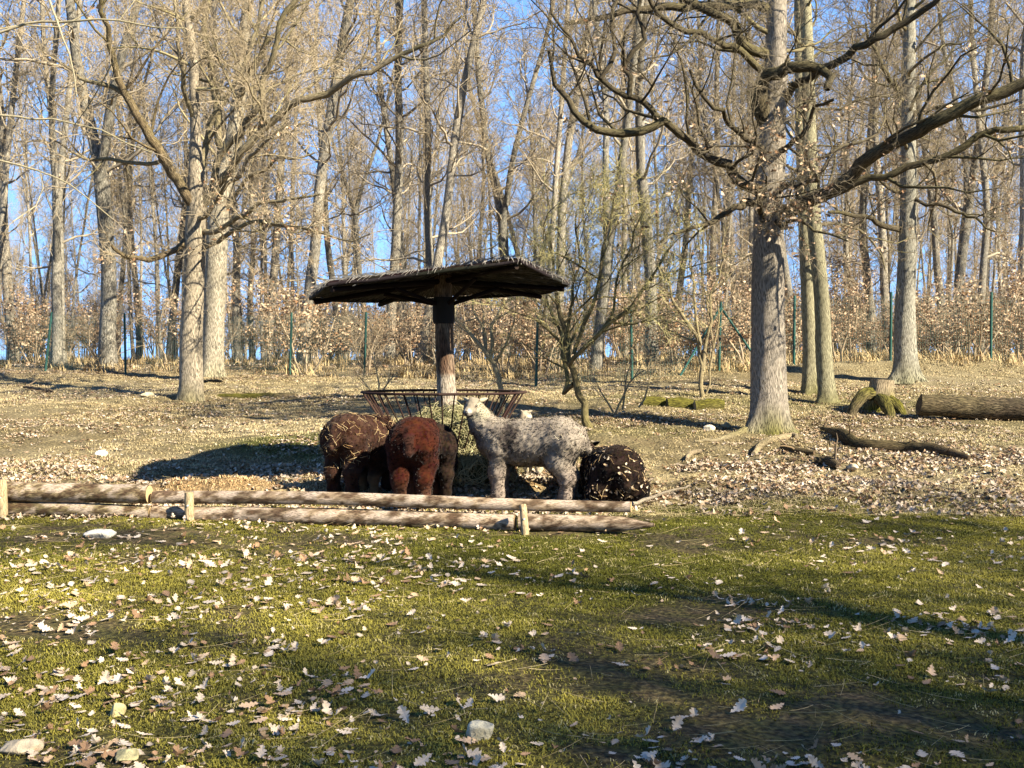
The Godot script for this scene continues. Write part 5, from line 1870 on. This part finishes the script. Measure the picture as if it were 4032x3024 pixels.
func woodland() -> void:
	var P := []
	P.append(wood_proto(1001, 17.0, 0.15, 3.6, 0.0, 0.06, 34, 3.0))
	P.append(wood_proto(1002, 18.0, 0.17, 4.6, 0.0, 0.02, 34, 3.2))
	P.append(wood_proto(1003, 16.0, 0.17, 4.0, 5.0, 0.04, 34, 3.0))
	P.append(wood_proto(1004, 17.0, 0.18, 5.5, 3.2, 0.02, 34, 2.8))
	P.append(wood_proto(1005, 13.0, 0.11, 2.6, 0.0, 0.12, 36, 2.2))
	P.append(wood_proto(1006, 15.0, 0.13, 3.0, 6.5, 0.05, 36, 2.6))
	P.append(wood_proto(1007, 19.0, 0.19, 5.0, 0.0, 0.0, 36, 3.4))
	P.append(wood_proto(1008, 11.0, 0.08, 2.2, 0.0, 0.15, 34, 1.9))
	# those one can pick out: pixel of the foot is long gone, these are metres: x, z, width, lean, kind
	var N := [
		[Vector3(-17.03, 1.49, -38.00), 24, 10, 1, "stout grey trunk at the far left behind the fence"],
		[Vector3(-13.53, 1.50, -33.00), 26, 22, 3, "pale forked tree just right of the leaning leftmost fence post"],
		[Vector3(-14.14, 1.50, -35.00), 16, 14, 0, "slim pale trunk touching the forked tree at the far left"],
		[Vector3(-10.74, 1.44, -29.50), 38, 12, 2, "dark stout trunk with leafy shoots behind the second fence post"],
		[Vector3(-15.11, 1.47, -45.00), 15, 0, 5, "slim trunk between the dark stout tree and the left oak"],
		[Vector3(-12.97, 1.48, -42.00), 18, 10, 0, "straight grey trunk close left of the left oak"],
		[Vector3(-9.85, 1.48, -40.00), 18, 0, 0, "first straight trunk right of the paired left oaks"],
		[Vector3(-10.75, 1.47, -46.00), 14, 5, 4, "thin trunk between two straighter ones right of the left oaks"],
		[Vector3(-9.26, 1.48, -42.00), 20, 25, 1, "dark trunk leaning right, left of the third fence post"],
		[Vector3(-5.82, 1.54, -31.00), 28, 14, 6, "tall pale straight trunk left of the reed roof"],
		[Vector3(-6.96, 1.47, -45.00), 16, 0, 0, "straight trunk seen over the roof's left end"],
		[Vector3(-6.32, 1.46, -48.00), 14, 6, 5, "thin trunk behind the fence post left of the shelter"],
		[Vector3(-4.18, 1.46, -38.00), 24, 12, 6, "stout pale trunk over the middle left of the roof"],
		[Vector3(-4.29, 1.44, -44.00), 18, 4, 0, "upright trunk just right of the stout pale one over the roof"],
		[Vector3(-2.76, 1.48, -33.00), 24, 90, 1, "pale trunk leaning far right over the shelter's roof"],
		[Vector3(-2.64, 1.47, -36.00), 20, 60, 0, "slimmer pale trunk leaning right beside its twin over the roof"],
		[Vector3(-2.10, 1.45, -50.00), 12, 4, 4, "thin dark trunk right above the roof ridge"],
		[Vector3(-0.25, 1.49, -38.00), 24, 4, 2, "dark forked trunk behind the roof's right half"],
		[Vector3(0.84, 1.45, -52.00), 18, 10, 3, "forked trunk just beyond the roof's right tip"],
		[Vector3(1.44, 1.50, -36.00), 22, 2, 6, "straight tall trunk behind the yellow shrub"],
		[Vector3(1.98, 1.25, -26.50), 28, 55, 3, "grey trunk leaning right behind the yellow shrub's stems"],
		[Vector3(3.65, 1.39, -29.00), 30, 6, 2, "pale stout trunk standing between the yellow shrub and fence corner"],
		[Vector3(6.54, 1.47, -45.00), 16, 0, 0, "straight trunk above the fence corner brace"],
		[Vector3(8.58, 1.46, -48.00), 18, 8, 1, "grey trunk behind the thin shrub by the fence corner"],
		[Vector3(8.47, 1.48, -42.00), 16, -6, 5, "slim forked tree close left of the big right oak"],
		[Vector3(9.13, 1.42, -36.00), 20, -40, 0, "trunk leaning left between the big oak and the two slim trunks"],
		[Vector3(14.64, 1.46, -48.00), 14, 4, 4, "thin trunk right of the two slim trunks"],
		[Vector3(13.54, 1.48, -42.00), 20, 0, 0, "dark trunk left of the tall straight grey tree"],
		[Vector3(13.53, 1.48, -40.00), 20, -36, 1, "trunk leaning left against the tall straight grey tree"],
		[Vector3(15.56, 1.48, -40.00), 18, 0, 6, "pale slim trunk, left of a close pair right of the grey tree"],
		[Vector3(14.83, 1.49, -37.00), 25, -2, 2, "stouter trunk, right of a close pair right of the grey tree"],
		[Vector3(14.81, 1.50, -35.00), 18, -30, 0, "trunk leaning left beside the rightmost fence post"],
		[Vector3(15.12, 1.50, -33.00), 24, -10, 1, "stout trunk cut by the photo's right edge"],
	]
	rng.seed = 555
	for a in N:
		var at: Vector3 = a[0]
		var p: Dictionary = P[a[3]]
		var fat: float = a[1] / 2.0 * -at.z / 2400.0 / (p.r * 1.02)
		plant(p, "woodland_tree", a[4], "tree", on_ground(at, -0.1), "", fat, clampf(0.8 + 0.25 * fat, 0.85, 1.2), rf(0, TAU), atan(a[2] / 790.0), rf(-0.03, 0.03))
	var kinds := [
		["bare straight tree", [0, 1, 6], "straight bare trees"],
		["forked bare tree", [2, 3, 5], "forked bare trees"],
		["thin young bare tree", [4, 7], "thin young bare trees"],
	]
	var put_at := []
	var tries := 0
	while put_at.size() < 185 and tries < 9000:
		tries += 1
		var z := -sqrt(rf(33.0 * 33.0, 84.0 * 84.0))
		var x := rf(-0.56, 0.56) * -z
		var ok := true
		for q in put_at:
			if Vector2(q.x - x, q.z - z).length() < 1.7:
				ok = false
		for a in N:
			if Vector2(a[0].x - x, a[0].z - z).length() < 1.3:
				ok = false
		if not ok:
			continue
		put_at.append(Vector3(x, 0, z))
		var kind = kinds[[0, 0, 1, 2, 2][rng.randi() % 5]]
		var p: Dictionary = P[kind[1][rng.randi() % kind[1].size()]]
		var area := sector(x, z)
		plant(p, "woodland_tree", "%s deep in the wood %s" % [kind[0], area], "tree", on_ground(Vector3(x, 0, z), -0.1), "%s %s" % [kind[2], area], rf(0.36, 0.75), rf(0.8, 1.15), rf(0, TAU), rf(-0.06, 0.06), rf(-0.05, 0.05))
	# trees behind the photographer, whose shade falls over the grass
	for q in [[14.0, 2.0, 5, 1.3], [18.0, 4.4, 2, 1.4], [20.0, 8.0, 3, 1.4], [11.5, 1.6, 7, 1.5], [21.5, 5.8, 6, 1.4], [12.5, 8.0, 5, 1.2], [16.0, 5.0, 4, 1.5], [13.0, 5.0, 4, 1.4], [17.0, 8.5, 5, 1.5]]:
		plant(P[q[2]], "shade_tree", "bare tree behind the viewer whose shade stripes the near grass", "tree", on_ground(Vector3(q[0], 0, q[1]), -0.05), "trees behind the viewer", q[3], 1.0, rf(0, TAU))


const SAPLINGS := [["leafy brown oak sapling of middling height", "middling leafy saplings"], ["tall leafy brown oak sapling", "tall leafy saplings"], ["low bushy brown-leaved oak sapling", "low bushy saplings"], ["tallest thin-leaved oak sapling", "tall thin-leaved saplings"], ["bare twiggy grey bush", "bare bushes"]]


# where one looks from the paddock gate to find it
func sector(x: float, z: float) -> String:
	var s := x / -z
	if s < -0.31:
		return "left of the left oak"
	if s < -0.18:
		return "between left oak and shelter"
	if s < 0.05:
		return "beyond the reed shelter"
	if s < 0.21:
		return "between shelter and big right oak"
	return "right of the big right oak"


func saplings() -> void:
	var P := [sapling_proto(2001, 1.9, 4, 0.95), sapling_proto(2002, 2.4, 3, 0.85), sapling_proto(2003, 1.4, 5, 0.95), sapling_proto(2004, 2.8, 3, 0.6), sapling_proto(2005, 1.8, 4, 0.0)]
	rng.seed = 2100
	var done := 0
	var tries := 0
	while done < 170 and tries < 6000:
		tries += 1
		var z := -sqrt(rf(24.0 * 24.0, 52.0 * 52.0))
		var x := rf(-0.52, 0.52) * -z
		var edge := fence_z(x) - z
		if edge < 0.7:
			continue
		if edge > 8.0 and rng.randf() < 0.45:
			continue
		if rng.randf() > smoothstep(-14.0, 6.0, x) + 0.35:
			continue
		done += 1
		var k := rng.randi() % 5
		var leafy := k < 4
		plant(P[k], "oak_sapling" if leafy else "bare_bush", SAPLINGS[k][0] + " behind the fence " + sector(x, z), "sapling" if leafy else "bush", on_ground(Vector3(x, 0, z), -0.03), SAPLINGS[k][1] + " " + sector(x, z), rf(0.8, 1.3), rf(0.7, 1.2), rf(0, TAU))


func thicket() -> void:
	# the tangle of taller bushes that closes the view low down between the trunks
	var P := [sapling_proto(2101, 3.6, 5, 0.0), sapling_proto(2102, 4.6, 4, 0.1), sapling_proto(2103, 3.0, 5, 0.5)]
	var kinds := [["bare tangled bush", "bare tangled bushes"], ["tall bare many-stemmed bush", "tall bare bushes"], ["brown-leaved bushy young oak", "brown-leaved young oaks"]]
	rng.seed = 2200
	for i in 125:
		var z := -sqrt(rf(40.0 * 40.0, 80.0 * 80.0))
		var x := rf(-0.53, 0.53) * -z
		var k := rng.randi() % 3
		var area := sector(x, z)
		plant(P[k], "woodland_bush", "%s deep under the trees %s" % [kinds[k][0], area], "bush", on_ground(Vector3(x, 0, z), -0.05), "%s deep under the trees %s" % [kinds[k][1], area], rf(0.9, 1.5), rf(0.8, 1.3), rf(0, TAU))


func rails() -> void:
	rng.seed = 600
	var bark := Color(0.30, 0.215, 0.13)
	log_rail("thick upper log at the left end of the log fence, sawn end showing", [Vector3(-5.96, 0.26, -11.65), Vector3(-5.36, 0.25, -11.60), Vector3(-4.53, 0.25, -11.48), Vector3(-3.72, 0.25, -11.36)], [0.1, 0.098, 0.096, 0.094], Color(0.27, 0.2, 0.105))
	log_rail("lower mossy log at the left end, under the thick upper log", [Vector3(-5.97, 0.09, -11.65), Vector3(-5.36, 0.08, -11.60), Vector3(-4.54, 0.08, -11.48), Vector3(-3.70, 0.06, -11.36)], [0.076, 0.076, 0.074, 0.072], Color(0.24, 0.185, 0.09))
	log_rail("long upper rail log with flaking bark in front of the alpacas", [Vector3(-3.67, 0.22, -11.36), Vector3(-1.87, 0.25, -11.02), Vector3(0.02, 0.24, -10.60), Vector3(1.11, 0.25, -10.36)], [0.068, 0.068, 0.064, 0.052], bark)
	log_rail("long lower log on the ground from sawn logs to the leaning stake", [Vector3(-3.67, 0.05, -11.36), Vector3(-1.78, 0.07, -11.02), Vector3(0.03, 0.07, -10.60)], [0.082, 0.084, 0.08], bark)
	log_rail("short lower log with a pale hewn point at the fence's right end", [Vector3(0.07, 0.08, -10.58), Vector3(0.67, 0.09, -10.45), Vector3(1.32, 0.09, -10.30)], [0.078, 0.074, 0.066], Color(0.34, 0.25, 0.16), true)
	stake("upright stake cut by the photo's left edge before the logs", on_ground(Vector3(-5.26, 0.01, -11.45)), Vector3(-5.27, 0.39, -11.45), 0.05)
	stake("upright round stake with a nail where the left logs meet", on_ground(Vector3(-3.24, -0.01, -11.12)), Vector3(-3.24, 0.30, -11.12), 0.047)
	stake("leaning thin stake in front of the logs below the grey alpaca", on_ground(Vector3(0.13, -0.01, -10.30)), Vector3(0.10, 0.26, -10.42), 0.036)
	fallen("stick", "long pale stick leaning up right from the upper rail's end", "stick", [Vector3(1.15, 0.25, -10.60), Vector3(1.43, 0.29, -10.90), Vector3(1.81, 0.35, -11.30)], [0.02, 0.016, 0.008], Color(0.36, 0.29, 0.2), 0.0)


func wood_on_ground() -> void:
	rng.seed = 700
	stone("pale angular stone on the moss near the photo's bottom middle", on_ground(Vector3(-0.13, -0.01, -4.70)), Vector3(0.135, 0.105, 0.10), Color(0.36, 0.32, 0.22), 0.3)
	stone("small yellowish stone among the leaves at lower left", on_ground(Vector3(-1.81, -0.01, -5.07)), Vector3(0.085, 0.075, 0.06), Color(0.40, 0.32, 0.15), 1.0)
	stone("flat tan stone at the bottom left corner", on_ground(Vector3(-2.01, -0.01, -4.52)), Vector3(0.17, 0.07, 0.12), Color(0.36, 0.29, 0.19), 0.2)
	stone("flat greenish stone at the bottom edge left of the middle", on_ground(Vector3(-1.54, -0.01, -4.41)), Vector3(0.13, 0.06, 0.1), Color(0.3, 0.26, 0.13), 2.0)
	stone("long white stone lying before the left logs", on_ground(Vector3(-3.77, -0.00, -10.13)), Vector3(0.29, 0.11, 0.14), Color(0.52, 0.46, 0.36), 0.1)
	stone("pale flat stone left of the big right oak's foot", on_ground(Vector3(3.06, 0.64, -17.20)), Vector3(0.22, 0.13, 0.16), Color(0.45, 0.39, 0.28), 0.4)
	stone("small stone beside the pale flat one at the big oak's foot", on_ground(Vector3(3.35, 0.71, -17.40)), Vector3(0.2, 0.12, 0.16), Color(0.2, 0.17, 0.1), 1.4)
	stone("grey stone on the slope left of the left oak", on_ground(Vector3(-7.31, 0.87, -22.30)), Vector3(0.3, 0.14, 0.2), Color(0.3, 0.25, 0.16), 0.5)
	stone("pale stone in the leaves left of the roof's shadow", on_ground(Vector3(-5.89, 0.26, -15.90)), Vector3(0.2, 0.12, 0.14), Color(0.46, 0.4, 0.32), 0.9)
	stone("pale stone on the bank below the dark fallen branch", on_ground(Vector3(4.33, 0.22, -14.10)), Vector3(0.2, 0.1, 0.14), Color(0.42, 0.34, 0.22), 1.9)
	stone("whitish stone in front of the black alpaca's feet", on_ground(Vector3(-0.72, 0.13, -12.20)), Vector3(0.2, 0.12, 0.14), Color(0.45, 0.33, 0.2), 0.0)
	# sawn mossy beam, in three lengths
	var rows := [[Vector3(2.33, 0.87, -19.80), Vector3(2.72, 0.88, -19.80)], [Vector3(2.74, 0.87, -19.60), Vector3(3.19, 0.90, -19.60)], [Vector3(3.19, 0.86, -19.40), Vector3(3.69, 0.86, -19.40)]]
	var names := ["leftmost and darkest of three mossy beam lengths left of the big oak", "middle of three mossy beam lengths left of the big oak", "rightmost mossy beam length, pale sawn end, left of the big oak"]
	for i in 3:
		var a := on_ground(rows[i][0], 0.03)
		var b := on_ground(rows[i][1], 0.03)
		fallen("mossy_beam", names[i], "beam", [a, a.lerp(b, 0.5) + Vector3(0, 0.02, 0), b], [0.12, 0.135, 0.125], Color(0.3, 0.23, 0.13) if i == 2 else Color(0.12, 0.1, 0.05), 0.9)
	# the stump with its mossy roots
	var at := on_ground(Vector3(6.23, 0.80, -19.00))
	var t := thing("tree_stump", "mossy tree stump with sprawling roots left of the fallen log", "stump", at)
	var g := Geo.new()
	var pts := smooth_path([Vector3(0.05, -0.15, 0), Vector3(0.07, 0.2, 0), Vector3(0.1, 0.54, 0)], 0.05)
	tube(g, pts, spread_radii([0.26, 0.2, 0.19], pts.size()), 28, Color(0.33, 0.255, 0.155), {"relief": 0.14, "flare": 0.6, "base_moss": 1.2, "moss_color": Color(0.14, 0.13, 0.012), "urep": 3.0, "cap": true, "cap_color": Color(0.42, 0.32, 0.18)})
	part("trunk", g.mesh(M.bark), t)
	for q in [[Vector3(-0.1, 0.3, 0.1), Vector3(-0.3, 0.26, 0.2), Vector3(-0.48, 0.05, 0.3), Vector3(-0.56, -0.15, 0.35)], [Vector3(0.0, 0.2, 0.2), Vector3(-0.02, 0.2, 0.4), Vector3(0.02, 0.0, 0.62), Vector3(0.0, -0.2, 0.7)], [Vector3(0.15, 0.2, 0.1), Vector3(0.3, 0.06, 0.25), Vector3(0.4, -0.15, 0.3)]]:
		var rg := Geo.new()
		var rp := smooth_path(q, 0.05, 0.006)
		tube(rg, rp, spread_radii([0.1, 0.11, 0.09, 0.05], rp.size()), 16, Color(0.13, 0.1, 0.055), {"relief": 0.4, "moss": 0.9, "moss_color": Color(0.11, 0.1, 0.012)})
		part("root", rg.mesh(M.bark), t)
	fallen("fallen_log", "thick dark fallen log at the right edge of the paddock", "log", [Vector3(6.71, 0.91, -18.30), Vector3(7.47, 0.86, -18.20), Vector3(8.44, 0.83, -18.00), Vector3(9.60, 0.81, -17.80)], [0.175, 0.185, 0.19, 0.19], Color(0.115, 0.085, 0.05), 0.15)
	var gp := func(list: Array, up: float) -> Array:
		return list.map(func(p): return on_ground(p, up))
	fallen("fallen_branch", "long dark rotten branch on the litter right of the big oak", "branch", gp.call([Vector3(4.74, 0.64, -17.00), Vector3(4.79, 0.57, -16.20), Vector3(4.84, 0.48, -15.60), Vector3(5.10, 0.46, -15.40), Vector3(5.45, 0.44, -15.30), Vector3(5.72, 0.40, -15.00), Vector3(5.98, 0.30, -14.50)], 0.06), [0.03, 0.07, 0.1, 0.085, 0.08, 0.07, 0.03], Color(0.1, 0.07, 0.04), 0.25, 6)
	fallen("fallen_branch", "short dark chunk of wood below the rotten branch", "branch", gp.call([Vector3(3.96, 0.36, -14.50), Vector3(4.11, 0.34, -14.50), Vector3(4.18, 0.29, -14.20)], 0.05), [0.05, 0.08, 0.04], Color(0.09, 0.065, 0.04), 0.1, 2)
	fallen("tree_root", "smooth pale surface root before the big oak's foot", "root", gp.call([Vector3(3.31, 0.30, -15.20), Vector3(3.59, 0.42, -15.80), Vector3(3.88, 0.47, -16.20), Vector3(4.17, 0.49, -16.40), Vector3(4.16, 0.39, -16.20)], 0.035), [0.03, 0.05, 0.055, 0.06, 0.03], Color(0.36, 0.28, 0.16), 0.1)
	fallen("tree_root", "long thin root running left from the big oak's foot", "root", gp.call([Vector3(3.53, 0.50, -16.80), Vector3(3.11, 0.49, -16.40), Vector3(2.68, 0.50, -16.30)], 0.03), [0.06, 0.04, 0.015], Color(0.3, 0.24, 0.14), 0.4)
	fallen("tree_root", "curved pale root stub left of the smooth surface root", "root", gp.call([Vector3(2.37, 0.27, -15.00), Vector3(2.46, 0.37, -15.30), Vector3(2.64, 0.39, -15.50)], 0.04), [0.025, 0.035, 0.03], Color(0.38, 0.29, 0.17), 0.0)
	fallen("tree_root", "dark root tangle just right of the smooth surface root", "root", gp.call([Vector3(3.78, 0.40, -15.50), Vector3(3.89, 0.35, -15.20), Vector3(4.09, 0.34, -15.00)], 0.04), [0.04, 0.06, 0.03], Color(0.13, 0.09, 0.05), 0.2, 2)
	fallen("fallen_branch", "thin crooked branch on the slope at far left", "branch", gp.call([Vector3(-10.56, 1.15, -24.00), Vector3(-10.05, 1.08, -23.50), Vector3(-9.50, 0.98, -23.00)], 0.04), [0.02, 0.035, 0.02], Color(0.14, 0.1, 0.06), 0.0, 3)
	fallen("fallen_branch", "half sunk mossy log on the slope right of the left oak", "branch", gp.call([Vector3(-5.91, 0.83, -22.30), Vector3(-5.05, 0.87, -22.20), Vector3(-4.27, 0.82, -22.00)], 0.02), [0.04, 0.09, 0.06], Color(0.2, 0.15, 0.08), 0.8)


func herd() -> void:
	rng.seed = 800
	var up := alpaca_body(true, Vector3(0.17, -0.12, -0.97).normalized())
	var down := alpaca_body(false, Vector3(0.82, -0.57, 0.0).normalized())
	var straw := Geo.new()
	var s := {"v": PackedVector3Array(), "n": PackedVector3Array()}
	crooked(s, Vector3(-0.5, 0, 0), Vector3.RIGHT, 1.0, 0.03, 4, 0.25)
	straw.put(Transform3D.IDENTITY, s)
	var sm := straw.mesh(M.fallen)
	var lg := Geo.new()
	lg.put(Transform3D.IDENTITY, leaf_lo[1])
	var lm := lg.mesh(M.fallen)
	var place := func(x: float, z: float) -> Vector3: return Vector3(x, gh(x, z) - 0.01, z)
	var tan1 := [Color(0.5, 0.38, 0.2), Color(0.34, 0.2, 0.08)]
	var a := alpaca(down, "brown", "brown alpaca with straw stuck all over its wool, left of the rack", place.call(-1.72, -12.8), Vector3(0.45, 0, -0.89), 0.97, 9000)
	caught(a, down, "straw", 420, sm, Vector2(0.035, 0.11), tan1, func(p): return p.y > 0.35)
	alpaca(down, "red", "red-brown alpaca seen from behind, feeding at the rack's front", place.call(-1.04, -12.3), Vector3(0.08, 0, -1), 1.0, 9000)
	alpaca(down, "dark", "dark alpaca with tan legs in shade between the two brown ones", place.call(-1.5, -13.1), Vector3(0.55, 0, -0.8), 0.72, 2500)
	alpaca(down, "black", "black alpaca half hidden right behind the red-brown one", place.call(-0.87, -12.85), Vector3(-0.05, 0, -1), 0.86, 5000)
	var gr := alpaca(up, "grey", "grey and cream alpaca standing broadside with its head raised", place.call(0.21, -12.35), Vector3(-0.965, 0, -0.2), 1.0, 16000)
	caught(gr, up, "straw", 60, sm, Vector2(0.04, 0.09), [Color(0.6, 0.52, 0.36), Color(0.4, 0.3, 0.16)], func(p): return p.y > 0.6)
	var look2 := alpaca_body(true, Vector3(0.86, -0.35, 0.2).normalized())
	alpaca(look2, "cream", "cream alpaca behind the grey one, only an ear and crown showing", place.call(0.40, -14.6), Vector3(-0.5, 0, 0.87), 0.70, 2500)
	alpaca(down, "dark", "dark brown alpaca behind the grey one, seen under its belly", place.call(0.28, -13.0), Vector3(-0.95, 0, -0.15), 0.77, 2500)
	var rest := alpaca_body(false, Vector3(0.9, -0.3, 0.3).normalized(), true)
	rest.feet = [Vector3(0.27, 0.03, 0.17), Vector3(0.27, 0.03, -0.17)]
	var b := alpaca(rest, "black", "black alpaca with leaves in its wool, right of the grey one", place.call(1.1, -12.5), Vector3(-0.2, 0, -1), 1.0, 9000)
	caught(b, rest, "caught_leaves", 210, lm, Vector2(0.12, 0.5), [Color(0.45, 0.36, 0.25), Color(0.28, 0.17, 0.08)], func(p): return p.y > 0.1 and nz.get_noise_3d(p.x * 300.0, p.y * 300.0, p.z * 300.0) > -0.05)
	caught(b, rest, "straw", 160, sm, Vector2(0.04, 0.12), tan1, func(p): return p.y > 0.1)
